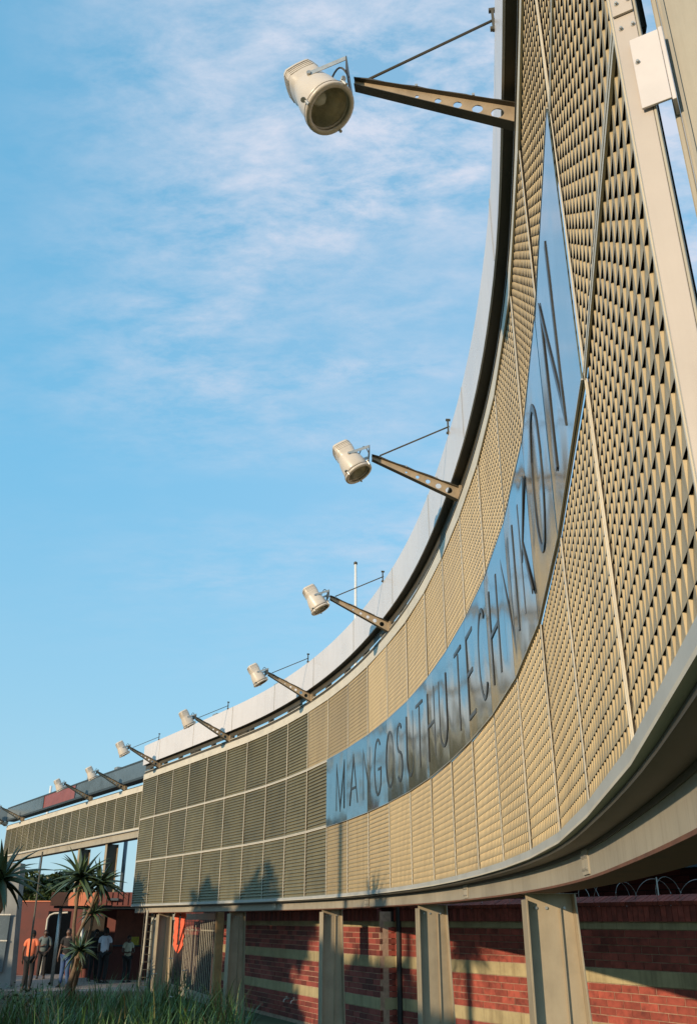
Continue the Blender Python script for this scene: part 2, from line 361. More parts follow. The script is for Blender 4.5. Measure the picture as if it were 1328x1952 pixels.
# top
sweep('top_plate', SP, rect(-.02, .012, ZT + .022, ZT + .15), M_frame, screen)
sweep('top_beam', SP, rect(-.20, -.028, ZT + .03, ZT + .22), M_bronze, screen)
sweep('top_lip', SP, rect(-.028, .020, ZT + .152, ZT + .17), M_bronze, screen)
sweep('top_beam_flange', SP, rect(-.20, -.01, ZT + .222, ZT + .235), M_frame, screen)
sweep('fascia', SP, rect(.06, .075, ZT + .42, ZT + 1.02), M_fascia, screen, smooth=False)
sweep('fascia_soffit', SP, rect(-.03, .06, ZT + .425, ZT + .44), M_bronze, screen)
sweep('fascia_back', SP, rect(-.045, -.03, ZT + .30, ZT + .98), M_bronze, screen)
# stub posts carrying the fascia
st = MB(); st.box(-.05, .05, .04, .14, 0, .22); st_me = st.mesh('stub_post', M_bronze)
pk = MB(); pk.box(-.30, .30, .05, .12, 0, .21); pk_me = pk.mesh('infill_plate', M_bronze)
for k in range(24):
    s = .3 + k * .95
    if s < NP - 1: wall_part('stub_post', st_me, None, (*pos(s).xy, ZT + .236), ang(s), screen)
for s in (3.1, 5.6, 8.2): wall_part('infill_plate', pk_me, None, (*pos(s).xy, ZT + .237), ang(s), screen)
# beam ends poking above the fascia
be = MB(); be.box(-.14, .14, .05, .35, 0, .14); be_me = be.mesh('beam_end', M_steel)
for s in (4.1, 7.2): wall_part('beam_end', be_me, None, (*pos(s).xy, ZT + .985), ang(s), screen)
# cover strip on the fascia joint
fj = MB(); fj.box(-.005, .005, -.079, -.0765, 0, .6); fj_me = fj.mesh('cover_strip', M_beam)
for s in (1.1, 3.2, 5.3, 7.4, 9.4, 11.5, 13.6, 15.7, 17.8, 19.9): wall_part('cover_strip', fj_me, None, (*pos(s).xy, ZT + .42), ang(s), screen)
# columns
def tapered_column(root, s, top, off0=.13):
    a = ang(s); p = pos(s); c = empty('column', (p.x - root.location.x, p.y - root.location.y, 0), a); c.parent = root
    w = .012
    b = MB(); b.box(-.10, .10, off0, off0 + .016, 0, top - .04); bevel(b.build('flange', M_col, c), .003)
    b = MB()
    b.hexa([(-w / 2, off0 + .017, 0), (w / 2, off0 + .017, 0), (w / 2, .58, 0), (-w / 2, .58, 0)],
           [(-w / 2, off0 + .017, top), (w / 2, off0 + .017, top), (w / 2, .50, top), (-w / 2, .50, top)]); b.build('web', M_col, c)
    b = MB()
    b.hexa([(-.10, .581, 0), (.10, .581, 0), (.10, .597, 0), (-.10, .597, 0)], [(-.10, .501, top), (.10, .501, top), (.10, .517, top), (-.10, .517, top)]); bevel(b.build('flange', M_col, c), .003)
    b = MB(); b.box(-.008, .03, .40, .408, .05, top - .1); b.build('stiffener', M_col, c)
    b = MB(); b.box(-.16, .16, off0 - .05, .66, 0, .02); b.build('base_plate', M_col, c)
    b = MB(); b.box(-.115, .115, off0 - .004, .53, top + .0005, top + .0125 - .012 + .0008)
    for by in (.22, .30, .44):
        b.tube([(.0065, by, top - .10), (.018, by, top - .10)], .012, 6)
    b.build('bolts', M_steel, c)
    return c
for s in (1.5, 5.3, 9.5, 13.75, 18.0): tapered_column(screen, s, CAMZ + .199)

jp = MB(); jp.box(-.10, .10, .111, .119, CAMZ + .225, ZB - .066); jp_me = jp.mesh('joint_plate', M_beam)
jb = MB()
for bx in (-.07, -.03, .03, .07):
    for bz in (.25, .31): jb.tube([(bx, .102, CAMZ + bz), (bx, .111, CAMZ + bz)], .008, 6)
jb_me = jb.mesh('bolts', M_steel)
for s in (3.4, 7.4, 11.6, 15.9, 20.0):
    o = wall_part('joint_plate', jp_me, None, (*pos(s).xy, 0), ang(s), screen); c_ = link('bolts', jb_me, None, o)

# ------------------------------------------------------------------ sign band
sign = empty('name_sign', (P[16].x, P[16].y, 0))
tag(sign, 'long mirror steel sign band with dark cut letters reading MANGOSUTHU TECHNIKON', 'sign')
for i in range(10, 22):
    L = (P[i + 1] - P[i]).length; mid = (P[i] + P[i + 1]) / 2
    b = MB(); W = L / 2 - .002; H = TIER / 2 + .012
    b.box(-W, W, -.017, -.0112, -H, H)
    wall_part('mirror_sheet', b.mesh('mirror_sheet', M_mirror), None, (mid.x, mid.y, (Z1 + Z2) / 2), SEGA[i] + R(rnd.uniform(-.1, .1)), sign)
SLP = loc_pts(P[10:23], sign)
sweep('edge_trim', SLP, rect(.012, .0195, Z1 - .018, Z1 - .0125), M_edge, sign)
sweep('edge_trim', SLP, rect(.012, .0195, Z2 + .0125, Z2 + .018), M_edge, sign)
def arc(cx_, cy_, rx, ry, a0, a1, n=10): return [(cx_ + rx * math.cos(R(a0 + (a1 - a0) * k / n)), cy_ + ry * math.sin(R(a0 + (a1 - a0) * k / n))) for k in range(n + 1)]
GL = {
 'M': [[(0, 0), (0, 1), (.5, .04), (1, 1), (1, 0)]],
 'A': [[(0, 0), (.5, 1), (1, 0)], [(.2, .34), (.8, .34)]],
 'N': [[(0, 0), (0, 1), (1, 0), (1, 1)]],
 'G': [arc(.5, .5, .5, .5, 50, 360 - 40, 16) + [(.93, .45), (.55, .45)]],
 'O': [arc(.5, .5, .5, .5, 0, 359.9, 24)],
 'S': [arc(.5, .75, .45, .25, 40, 270, 9)[:-1] + arc(.5, .25, .45, .25, 90, -140, 9)],
 'U': [[(0, 1), (0, .3)] + arc(.5, .3, .5, .3, 180, 360, 10)[1:] + [(1, 1)]],
 'T': [[(.5, 0), (.5, .96)], [(0, 1), (1, 1)]],
 'H': [[(0, 0), (0, 1)], [(1, 0), (1, 1)], [(.04, .5), (.96, .5)]],
 'E': [[(1, 1), (0, 1), (0, 0), (1, 0)], [(.04, .52), (.8, .52)]],
 'C': [arc(.5, .5, .5, .5, 48, 312, 16)],
 'I': [[(0, 0), (0, 1)]],
 'K': [[(0, 0), (0, 1)], [(1, 1), (.05, .45)], [(.28, .56), (1, 0)]],
}
def ribbon(mb, pts, w, y0, y1):
    n = len(pts); L_, R_ = [], []
    closed = (Vector(pts[0]) - Vector(pts[-1])).length < .01
    for i in range(n):
        p = Vector(pts[i])
        a_ = Vector(pts[i - 1]) if i > 0 else (Vector(pts[-2]) if closed else None); c_ = Vector(pts[i + 1]) if i < n - 1 else (Vector(pts[1]) if closed else None)
        d1 = (p - a_).normalized() if a_ is not None else None; d2 = (c_ - p).normalized() if c_ is not None else None
        if d1 is None: d = d2; k = 1
        elif d2 is None: d = d1; k = 1
        else:
            d = d1 + d2
            if d.length < .2: d = d1; k = 1
            else: d.normalize(); k = min(1 / max(.2, abs(d.dot(d1))), 3.2)
        nn = Vector((-d.y, d.x)) * w / 2 * k
        L_.append(p + nn); R_.append(p - nn)
    b0 = len(mb.v)
    for y in (y0, y1):
        for q in L_: mb.v.append((q.x, y, q.y))
        for q in R_: mb.v.append((q.x, y, q.y))
    for i in range(n - 1):
        mb.f.append((b0 + i, b0 + i + 1, b0 + n + i + 1, b0 + n + i)); mb.m.append(0)
        mb.f.append((b0 + i, b0 + i + 1, b0 + 2 * n + i + 1, b0 + 2 * n + i)); mb.m.append(1)
        mb.f.append((b0 + n + i, b0 + n + i + 1, b0 + 3 * n + i + 1, b0 + 3 * n + i)); mb.m.append(1)
    if not closed:
        for i in (0, n - 1):
            mb.f.append((b0 + i, b0 + n + i, b0 + 3 * n + i, b0 + 2 * n + i)); mb.m.append(1)
M_letter = mat('letter_dark', (.02, .019, .017), .3, .3, .1)
M_letside = mat('letter_return', (.05, .04, .03), .4, .3, .2)
LH = .80; LB = Z1 + .19
text = [('M', 10.7, .40), ('A', 11.35, .42), ('N', 11.98, .34), ('G', 12.55, .36), ('O', 13.13, .40), ('S', 13.62, .28), ('U', 14.12, .36), ('T', 14.62, .34), ('H', 15.2, .36), ('U', 15.8, .36),
        ('T', 16.62, .34), ('E', 17.2, .32), ('C', 17.78, .36), ('H', 18.36, .36), ('N', 18.95, .38), ('I', 19.36, 0), ('K', 19.8, .36), ('O', 20.55, .44), ('N', 21.42, .40)]
for chh, s, w in text:
    mb = MB(); hj = rnd.uniform(.96, 1.05)
    for k, poly in enumerate(GL[chh]):
        ribbon(mb, [((x - .5) * w * 1.18 + rnd.uniform(-.006, .006), (y - .5) * LH * hj) for x, y in poly], .040, -.0225 - .001 * k, -.0172)
    me = mb.mesh('letter', [M_letter, M_letside])
    o = wall_part('letter', me, None, (*pos(s).xy, LB + LH / 2), ang(s), sign); o['label'] = 'dark metal letter ' + chh

# ------------------------------------------------------------------ floodlights
def holed_plate(x, L, h0, h1, rise, holes, mi=0, th=.006):
    """plate in the plane x=const; runs from y=0 out to y=-L, base height h0 -> h1, rising"""
    mb = MB()
    def top(t): return rise * t + h0 * (1 - t) * .5 + h1 * t * .5
    def bot(t): return rise * t - h0 * (1 - t) * .5 - h1 * t * .5
    cuts = [0]
    for (tc_, r) in holes:
        dt = (r * 1.35) / L; cuts += [tc_ - dt, tc_ + dt]
    cuts.append(1)
    def P2(t, z): return (x, -t * L, z)
    for i in range(0, len(cuts), 2):
        a_, c_ = cuts[i], cuts[i + 1]
        mb.add([P2(a_, bot(a_)), P2(c_, bot(c_)), P2(c_, top(c_)), P2(a_, top(a_))], [(0, 1, 2, 3)])
    for (tc_, r) in holes:
        dt = (r * 1.35) / L; a_, c_ = tc_ - dt, tc_ + dt; n = 16; out = []; inn = []
        zc = rise * tc_
        for k in range(n):
            an = 2 * math.pi * k / n + math.pi / 4; cx_, sy_ = math.cos(an), math.sin(an); q = 1 / max(abs(cx_), abs(sy_))
            u, w_ = cx_ * q, sy_ * q; t2 = tc_ + u * dt; zo = (top(t2) + bot(t2)) / 2 + w_ * (top(t2) - bot(t2)) / 2
            out.append(P2(t2, zo)); inn.append(P2(tc_ + cx_ * r / L, zc + sy_ * r))
        mb.add(out + inn, [(k, (k + 1) % n, n + (k + 1) % n, n + k) for k in range(n)])
    return mb
HOLES = [(.40, .012), (.53, .020), (.65, .026), (.77, .032), (.89, .038)]
HOLES = [(1 - t_, r) for t_, r in HOLES][::-1]
def make_flood(armL=.97, rise=.42):
    root = empty('floodlight'); armM = M_arm
    for sx in (0.0,):
        mb = holed_plate(sx, armL, .155, .05, rise, HOLES)
        o = mb.build('arm_plate', armM, root, fix=False); md = o.modifiers.new('solid', 'SOLIDIFY'); md.thickness = .005; md.offset = 0
    for sg in (1, -1):
        b = MB(); z0 = sg * .0775; z1 = rise + sg * .025; a_, c_ = (.004 * sg, 0)
        b.hexa([(-.034, 0, z0 + (.001 if sg > 0 else -.006)), (.034, 0, z0 + (.001 if sg > 0 else -.006)), (.030, -armL, z1 + (.001 if sg > 0 else -.006)), (-.030, -armL, z1 + (.001 if sg > 0 else -.006))],
               [(-.034, 0, z0 + (.006 if sg > 0 else -.001)), (.034, 0, z0 + (.006 if sg > 0 else -.001)), (.030, -armL, z1 + (.006 if sg > 0 else -.001)), (-.030, -armL, z1 + (.006 if sg > 0 else -.001))])
        b.build('arm_flange', M_bronze, root)
    b = MB(); b.box(-.055, .055, .0, .10, -.085, .088); b.build('foot_bracket', armM, root)
    # stay rod to the fascia top
    b = MB(); b.tube([(0, -armL + .09, rise + .03), (0, -.065, .86)], .009, 6)
    b.build('stay_rod', M_bronze, root)
    b = MB(); b.box(-.012, .012, -.086, -.070, .76, .95); b.tube([(0, -.10, .945), (0, -.05, .945)], .016, 8); b.tube([(0, -.10, .775), (0, -.05, .775)], .016, 8); b.build('rod_anchor', M_bronze, root)
    # head : axis towards the wall and down
    ax = Vector((.10, .50, -.86)).normalized(); xx = Vector((1, 0, 0)); xx = (xx - ax * xx.dot(ax)).normalized(); yy = ax.cross(xx)
    c = Vector((0, -armL - .24, rise - .05))
    Mh = Matrix.Translation(c) @ Matrix((xx, yy, ax)).transposed().to_4x4()
    b = MB()
    prof = [(-.235, .001), (-.235, .085), (-.228, .098), (-.16, .108), (-.10, .112), (-.075, .108), (-.05, .116), (.03, .138), (.13, .150), (.165, .152), (.165, .142), (.150, .138)]
    sq = [0, .75, .75, .7, .6, .5, .3, .1, 0, 0, 0, 0]
    b.lathe(prof, Mh, 28, 0, sq); h = b.build('lamp_housing', M_lamp, root, True)
    b = MB(); b.lathe([(.168, .135), (.166, .162), (.180, .166), (.196, .162), (.198, .134), (.188, .132)], Mh, 32); b.lathe([(.168, .135), (.160, .128)], Mh, 32); b.build('front_ring', M_lamp, h, True)
    b = MB(); b.lathe([(.1655, .1645), (.1625, .158), (.1585, .1575), (.1585, .1515)], Mh, 32); b.build('gasket', M_black, h, True)
    b = MB(); b.lathe([(.186, .0001), (.186, .131)], Mh, 32); b.build('lens', M_lens, h)
    b = MB(); b.lathe([(-.02, .02), (.0, .06), (.06, .105), (.150, .132)], Mh, 24); b.lathe([(-.02, .0001), (-.02, .02)], Mh, 24); b.build('reflector', M_refl, h, True)
    b = MB(); b.tube([Mh @ Vector((.0, .0, -.01)), Mh @ Vector((.0, 0, .05)), Mh @ Vector((0, 0, .09))], [.03, .05, .022], 10); b.build('bulb', M_bulb, h, True)
    for k in range(4):      # cooling ribs on the rear box
        b = MB(); z = -.205 + k * .020; b.lathe([(z, .090), (z, .1085 + .0012 * k), (z + .006, .1085 + .0012 * k), (z + .006, .090)], Mh, 20, 0, [.74] * 4); b.build('cooling_rib', M_lamp, h)
    for an in (50, 190, 310):
        q = Vector((math.cos(R(an)) * .168, math.sin(R(an)) * .168, 0))
        b = MB(); b.tube([Mh @ (q + Vector((0, 0, .145))), Mh @ (q + Vector((0, 0, .205)))], .010, 8); b.tube([Mh @ (q * 1.06 + Vector((0, 0, .150))), Mh @ (q * 1.10 + Vector((0, 0, .158)))], .017, 8); b.build('clip', M_steel, h)
    # yoke : two side straps and a back strap
    t0 = Mh @ Vector((.125, 0, -.03)); t1 = Mh @ Vector((-.125, 0, -.03))
    for q, sx in ((t0, 1), (t1, -1)):
        e = Vector((sx * .128, -armL - .035, rise + .075)); d = (e - q).normalized(); up = Vector((1, 0, 0)).cross(d).normalized() * .016
        b = MB(); b.hexa([q - up, q - up + Vector((.004 * sx, 0, 0)), q + up + Vector((.004 * sx, 0, 0)), q + up], [e - up, e - up + Vector((.004 * sx, 0, 0)), e + up + Vector((.004 * sx, 0, 0)), e + up]); b.build('yoke', M_steel, root)
        b = MB(); b.tube([q - Vector((.012, 0, 0)), q + Vector((.016 * sx, 0, 0))], .014, 8); b.build('pivot_bolt', M_steel, root)
    b = MB(); b.box(-.134, .134, -armL - .036, -armL - .030, rise - .03, rise + .09); b.build('yoke_back', M_bronze, root)
    b = MB(); pts = []
    for k in range(9):
        t_ = k / 8; pts.append((.03, -armL - .03 - .12 * t_, rise + .03 + .11 * math.sin(t_ * math.pi) - .03 * t_))
    b.tube(pts, .006, 6); b.build('cable', M_black, root)
    b = MB(); b.tube([(.020, -armL * t_, rise * t_ + (.0775 * (1 - t_) + .025 * t_) + .013 + .006 * math.sin(t_ * 23)) for t_ in [k / 10 for k in range(11)]], .0055, 6); b.build('supply_cable', M_black, root)
    for t_ in (.25, .6): b = MB(); b.box(-.036, .036, -armL * t_ - .008, -armL * t_ + .008, rise * t_ + (.0775 * (1 - t_) + .025 * t_) + .007, rise * t_ + (.0775 * (1 - t_) + .025 * t_) + .024); b.build('cable_tie', M_steel, root)
    return root
M_lens = bpy.data.materials.new('lens_glass'); M_lens.use_nodes = True; b = M_lens.node_tree.nodes['Principled BSDF']
b.inputs['Base Color'].default_value = (.30, .31, .26, 1); b.inputs['Alpha'].default_value = .14; b.inputs['Roughness'].default_value = .06; b.inputs['IOR'].default_value = 1.5
M_refl = mat('reflector_metal', (.62, .58, .44), .32, .85, .2, 14)
M_bulb = mat('bulb_white', (.85, .85, .82), .2)
def children(o): return [c for c in bpy.data.objects if c.parent == o]
def copy_tree(o, parent=None):
    kids = children(o); c = o.copy(); col.objects.link(c)
    if parent: c.parent = parent
    for ch_ in kids: copy_tree(ch_, c)
    return c
fl0 = make_flood(.95, .43)
names = ['nearest large floodlight at the top of the picture with its lens facing the viewer', 'second floodlight down the curve, above the mirror sign letters',
         'floodlight on the curved wall in front of the white flagpole', 'floodlight over the panels left of the mirror sign start', 'floodlight above the straight part of the screen, second from its far end',
         'last floodlight on the tall screen, at its far left corner']
for k, s in enumerate((21.0, 17.0, 13.1, 9.1, 5.05, 1.0)):
    o = fl0 if k == 0 else copy_tree(fl0)
    o.location = (*pos(s).xy, ZT + .255); o.rotation_euler = (0, 0, ang(s))
    tag(o, names[k], 'floodlight', 'floodlights on the tall curved screen')

# ------------------------------------------------------------------ second screen, farther left
A2 = Vector((-16.6, 45.6, 0)); B2 = Vector((-6.62, 30.64, 0)); d2 = (B2 - A2).normalized(); L2 = (B2 - A2).length; a2 = math.atan2(d2.y, d2.x)
s2 = empty('screen_wall', (A2.x, A2.y, 0)); tag(s2, 'lower single row screen of shade-toned panels over the entrance, behind the tall screen', 'screen wall')
n2 = 18; w2 = L2 / n2; ZB2 = 2.80 + CAMZ; sc2 = (w2 - .035) / PW
for i in range(n2):
    mid = A2 + d2 * (w2 * (i + .5)); wall_part('screen_panel', panel_shaded, None, (mid.x, mid.y, ZB2 + TIER / 2), a2 + R(rnd.uniform(-.5, .5)), s2, sc2)
for i in range(n2 + 1):
    q = A2 + d2 * (w2 * i); wall_part('mullion', mh_me, None, (q.x, q.y, ZB2), a2, s2)
L2P = [Vector((0, 0, 0)), B2 - A2]
sweep('rail', L2P, rect(-.03, .019, ZT - .022, ZT + .02), M_frame, s2)
sweep('rail', L2P, rect(-.03, .019, ZB2 - .022, ZB2 + .02), M_frame, s2)
sweep('top_plate', L2P, rect(-.02, .012, ZT + .022, ZT + .17), M_frame, s2)
sweep('top_lip', L2P, rect(-.028, .02, ZT + .172, ZT + .19), M_bronze, s2)
sweep('bottom_beam', L2P, rect(-.18, -.06, ZB2 - .27, ZB2 - .05), M_beam, s2)
sweep('bottom_lip', L2P, rect(-.17, .02, ZB2 - .05, ZB2 - .024), M_edge, s2)
sweep('bottom_flange', L2P, rect(-.36, -.05, ZB2 - .285, ZB2 - .272), M_bronze, s2)
# canopy fascia : dark glazed panels, one red
cuts = [(0, .33, M_greyglass), (.335, .575, M_redglass), (.58, 1.0, M_greyglass)]
for t0, t1, m in cuts:
    o = sweep('canopy_panel', [(B2 - A2) * t0, (B2 - A2) * t1], rect(.05, .075, ZT + .46, ZT + .96), m, s2)
    if m is M_redglass: o['label'] = 'dull red panel in the dark canopy edge'
sweep('canopy_edge', L2P, rect(.02, .09, ZT + .965, ZT + 1.02), M_slab, s2)
sweep('canopy_edge', L2P, rect(-.3, .085, ZT + .38, ZT + .455), M_slab, s2)
for t_ in (.335, .575):
    q = (B2 - A2) * t_; b = MB(); b.box(-.03, .03, -.095, -.077, ZT + .455, ZT + .97); o = b.build('canopy_mullion', M_slab, s2); o.location = q; o.rotation_euler = (0, 0, a2)
R2 = [Vector((-6, -.6, 0)), Vector((0, 0, 0))]
sweep('canopy_return', R2, rect(.0, .03, ZT + .40, ZT + .98), M_greyglass, s2)
sweep('canopy_return', R2, rect(-.1, .04, ZT + .25, ZT + .39), M_beam, s2)
for t_ in (.46, .63, .80):
    q = (B2 - A2) * t_; b = MB(); b.box(-.16, .16, .05, .4, ZT + 1.0, ZT + 1.16); o = b.build('beam_end', M_steel, s2); o.location = q; o.rotation_euler = (0, 0, a2)
def box_column(root, q, top, base=0.):
    c = empty('column', q + Vector((0, 0, base)), a2); c.parent = root; top -= base
    b = MB(); b.box(-.10, .10, .14, .156, 0, top); b.build('flange', M_col, c)
    b = MB(); b.box(-.007, .007, .157, .55, 0, top); b.build('web', M_bronze, c)
    b = MB(); b.box(-.10, .10, .551, .567, 0, top); b.build('flange', M_col, c)
for F, base in ((33.9, 2.448), (36.4, 2.448), (45.2, 0)):
    X = -7.13 - .669 * (F - 31.4); box_column(s2, Vector((X, F, 0)) - A2, ZB2 - .29, base)
n2s = ['small floodlight tucked against the far corner of the tall screen', 'small floodlight in front of the dull red canopy panel', 'small floodlight above the left part of the low screen', 'leftmost small floodlight at the picture edge', ]
for k, F in enumerate((32.6, 35.6, 43.4, 45.6)):
    X = -7.13 - .669 * (F - 31.4) if k < 3 else -16.75; o = copy_tree(fl0)
    o.location = (X, F, ZT + .265); o.rotation_euler = (0, 0, a2 + (R(18) if k == 3 else 0)); o.scale = (1.05,) * 3
    tag(o, n2s[k], 'floodlight', 'floodlights on the low screen')
# delete stay rods there (the photograph shows none)
for o in list(bpy.data.objects):
    if o.parent and o.parent.get('group') == 'floodlights on the low screen' and o.name.split('.')[0] in ('stay_rod', 'rod_anchor'): bpy.data.objects.remove(o)

# ------------------------------------------------------------------ near end frame (right edge)
ef = empty('end_frame', (.513, 1.16, 0)); tag(ef, 'pale steel end post with bolted white cleat at right edge of the curved screen', 'post')
M_post = mat('post_paint', (.46, .395, .34), .5, 0, .07, 3, .03, 20, streak=.12)
M_white = mat('white_plate', (.60, .545, .52), .45, 0, .05, 6)
def ef_box(name, x0, x1, y0, y1, z0, z1, m, bev=.0015):
    b = MB(); b.box(x0, x1, y0, y1, z0, z1); o = b.build(name, m, ef); o.rotation_euler = (0, 0, R(-28)); return bevel(o, bev, 2)
ef_box('post', 0, .040, .0, .008, 0, 6.6, M_post)
ef_box('post_return', .0405, .0455, .0, .05, 0, 6.6, M_beam)
ef_box('splice_plate', .001, .0395, -.006, -.0005, CAMZ + 1.60, CAMZ + 1.95, M_post)
ef_box('cleat', .022, .074, -.0105, -.005, CAMZ + 1.335, CAMZ + 1.515, M_white)
ef_box('cleat_fold', .0745, .082, -.010, .03, CAMZ + 1.33, CAMZ + 1.52, M_white)
for (x, z, y) in ((.0115, CAMZ + 1.565, .0), (.034, CAMZ + 1.565, .0), (.0115, CAMZ + 1.63, -.006), (.034, CAMZ + 1.63, -.006), (.030, CAMZ + 1.45, -.0105)):
    b = MB(); b.tube([(x, y - .006, z), (x, y, z)], .0028, 6); b.tube([(x, y - .0015, z), (x, y, z)], .0046, 12); o = b.build('bolt', M_steel, ef); o.rotation_euler = (0, 0, R(-28))
ob = empty('outer_post', (.513, 1.16, 0), R(-28)); tag(ob, 'wide cream steel post at the very right edge of the picture', 'post')
b = MB(); b.box(.072, .082, .031, .040, 0, 6.6); bevel(b.build('flange', M_beam, ob), .002)
b = MB(); b.box(.0825, .30, .02, .030, 0, 6.6); bevel(b.build('face_plate', M_beam, ob), .002)
b = MB(); b.box(.088, .094, .014, .0195, 0, 6.6); b.build('rib', M_beam, ob)

# ------------------------------------------------------------------ brick wall under the screen
bw = empty('brick_wall', (-1.0, 19.0, 0)); tag(bw, 'red brick boundary wall with olive plaster bands behind the steel columns', 'wall')
W1 = (Vector((-3.37, 26.95, 0)), Vector((.62, 18.18, 0))); W2 = (Vector((.91, 18.3, 0)), Vector((5.65, 10.45, 0)))
BL, BH, JT = .286, .086, .0105; PIT = BL + JT; ROW = BH + JT
brick_b = MB(); brick_b.box(-BL / 2, BL / 2, -.02, .04, -BH / 2, BH / 2); brick_me = brick_b.mesh('brick', M_brick)
sold_b = MB(); sold_b.box(-.042, .042, -.045, .04, -.095, .095); sold_me = sold_b.mesh('soldier_brick', M_brick)
cop_b = MB(); cop_b.hexa([(-.042, -.06, 0), (.042, -.06, 0), (.042, .14, .06), (-.042, .14, .06)], [(-.042, -.075, .05), (.042, -.075, .05), (.042, .14, .135), (-.042, .14, .135)]); cop_me = cop_b.mesh('coping_brick', M_brick)
# vertical layout (relative to camera height): band1 0..-.085, 5 rows, band2 2 rows, 5 rows, band3 2 rows, rows to ground
rows = []; z = CAMZ + .0
rows.append(('band', z - .09, z)); z -= .09 + JT
def course(n):
    global z
    for _ in range(n): rows.append(('brick', z - BH, z)); z -= ROW
def band(h):
    global z
    rows.append(('band', z - h + JT, z)); z -= h
course(5); band(2 * ROW); course(5); band(2 * ROW); course(13)
cand = []
for wi, (a_, c_) in enumerate((W1, W2)):
    d = (c_ - a_).normalized(); L = (c_ - a_).length; az = math.atan2(d.y, d.x)
    core = MB(); core.box(0, L, -.0135, .22, 0, CAMZ + .17); o = core.build('wall_core', M_mortar, bw); o.location = a_ - Vector((-1, 19, 0)); o.rotation_euler = (0, 0, az)
    bi = 0
    for ri, (k, z0, z1) in enumerate(rows):
        if k == 'band':
            bb = MB(); bb.box(0, L - .002 if wi == 0 else L, -.026, -.0137, z0, z1); o = bb.build('plaster_band', M_band, bw); o.location = a_ - Vector((-1, 19, 0)); o.rotation_euler = (0, 0, az); bevel(o, .004)
        else:
            if z0 < 0: continue
            x = (0 if bi % 2 == 0 else -PIT / 2) + rnd.choice((0, .01, -.02)); bi += 1
            while x < L - .02:
                w = BL
                c0, c1 = max(x, .0), min(x + BL, L)
                if c1 - c0 > .05:
                    rec = rnd.uniform(-.004, .004) + (.008 if ri % 6 == 0 else 0)
                    q = a_ + d * ((c0 + c1) / 2) + Vector((0, 0, (z0 + z1) / 2)); cand.append(((c1 - c0) / BL, q, az, rec, 'b'))
                x += PIT
    n = int(L / .096)
    for k in range(n):
        q = a_ + d * (.048 + k * .096)
        cand.append((1, q + Vector((0, 0, CAMZ + .105)), az, rnd.uniform(-.005, .004), 's')); cand.append((1, q + Vector((0, 0, CAMZ + .205)), az, rnd.uniform(-.008, .004), 'c'))
# pier return between the two runs
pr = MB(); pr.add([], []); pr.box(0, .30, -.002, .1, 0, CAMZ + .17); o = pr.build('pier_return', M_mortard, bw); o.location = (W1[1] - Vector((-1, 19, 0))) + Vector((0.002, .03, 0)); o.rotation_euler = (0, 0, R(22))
for ri, (k, z0, z1) in enumerate(rows):
    if z0 < 0: continue
    if k == 'band':
        bb = MB(); bb.box(.004, .298, -.024, -.002, z0, z1); o = bb.build('plaster_band', M_band, bw)
    else:
        bb = MB(); bb.box(.006, .135, -.02, -.002, z0, z1); bb.box(.147, .292, -.021, -.002, z0, z1); o = bb.build('brick', M_brick, bw)
    o.location = (W1[1] - Vector((-1, 19, 0))) + Vector((0.002, .03, 0)); o.rotation_euler = (0, 0, R(22))
def visible_score(q):
    return q.xy.length
order = sorted(cand, key=lambda t_: visible_score(t_[1]) + (6 if (t_[1].x / t_[1].y) > .44 else 0) + (8 if t_[1].z < .55 and t_[1].y < 20 else 0))
used_b = 0; rest = MB(); rests = MB(); nb = {'b': 0, 's': 0, 'c': 0}; lim = {'b': 255, 's': 60, 'c': 60}
ME = {'b': brick_me, 's': sold_me, 'c': cop_me}; NM = {'b': 'brick', 's': 'soldier_brick', 'c': 'coping_brick'}
for sx, q, az, rec, kd in order:
    if nb[kd] < lim[kd]:
        nb[kd] += 1
        o = link(NM[kd], ME[kd], None, bw); o.location = q - Vector((-1, 19, 0)) + Vector((-math.sin(az), math.cos(az), 0)) * rec; o.rotation_euler = (0, 0, az); o.scale = (sx, 1, 1)
    else:
        T = Matrix.Translation(q - Vector((-1, 19, 0)) + Vector((-math.sin(az), math.cos(az), 0)) * rec) @ Matrix.Rotation(az, 4, 'Z') @ Matrix.Diagonal((sx, 1, 1, 1))
        src_me = ME[kd]; rest.add([T @ v.co for v in src_me.vertices], [tuple(p.vertices) for p in src_me.polygons])
o = rest.build('brickwork', None or leafmat('brick_far', (.20, .042, .03), .8), bw, fix=False); o['kind'] = 'stuff'
# down pipe on the wall jog
b = MB(); b.tube([(.955, 18.13, 0), (.955, 18.13, CAMZ + .34)], .05, 10); o = b.build('drain_pipe', M_black); tag(o, 'dark vertical rain pipe at the step in the red brick wall', 'pipe')
# taps
for k, F in enumerate((22.3, 21.9)):
    t_ = (F - 26.95) / (18.18 - 26.95); q = W1[0].lerp(W1[1], t_); rz = math.atan2((W1[1] - W1[0]).y, (W1[1] - W1[0]).x)
    tp = empty('wall_tap', (q.x, q.y, CAMZ - 1.56), rz); tag(tp, ['left one of two pale taps low on the brick wall', 'right one of two pale taps low on the brick wall'][k], 'tap', 'taps on the brick wall')
    b = MB(); b.tube([(0, -.02, 0), (0, -.12, 0), (0, -.15, -.02), (0, -.155, -.06)], .014, 8); b.build('spout', M_steel, tp)
    b = MB(); b.tube([(0, -.09, 0), (0, -.09, .04)], .009, 6); b.box(-.035, .035, -.098, -.082, .04, .052); b.build('handle', M_frame, tp)

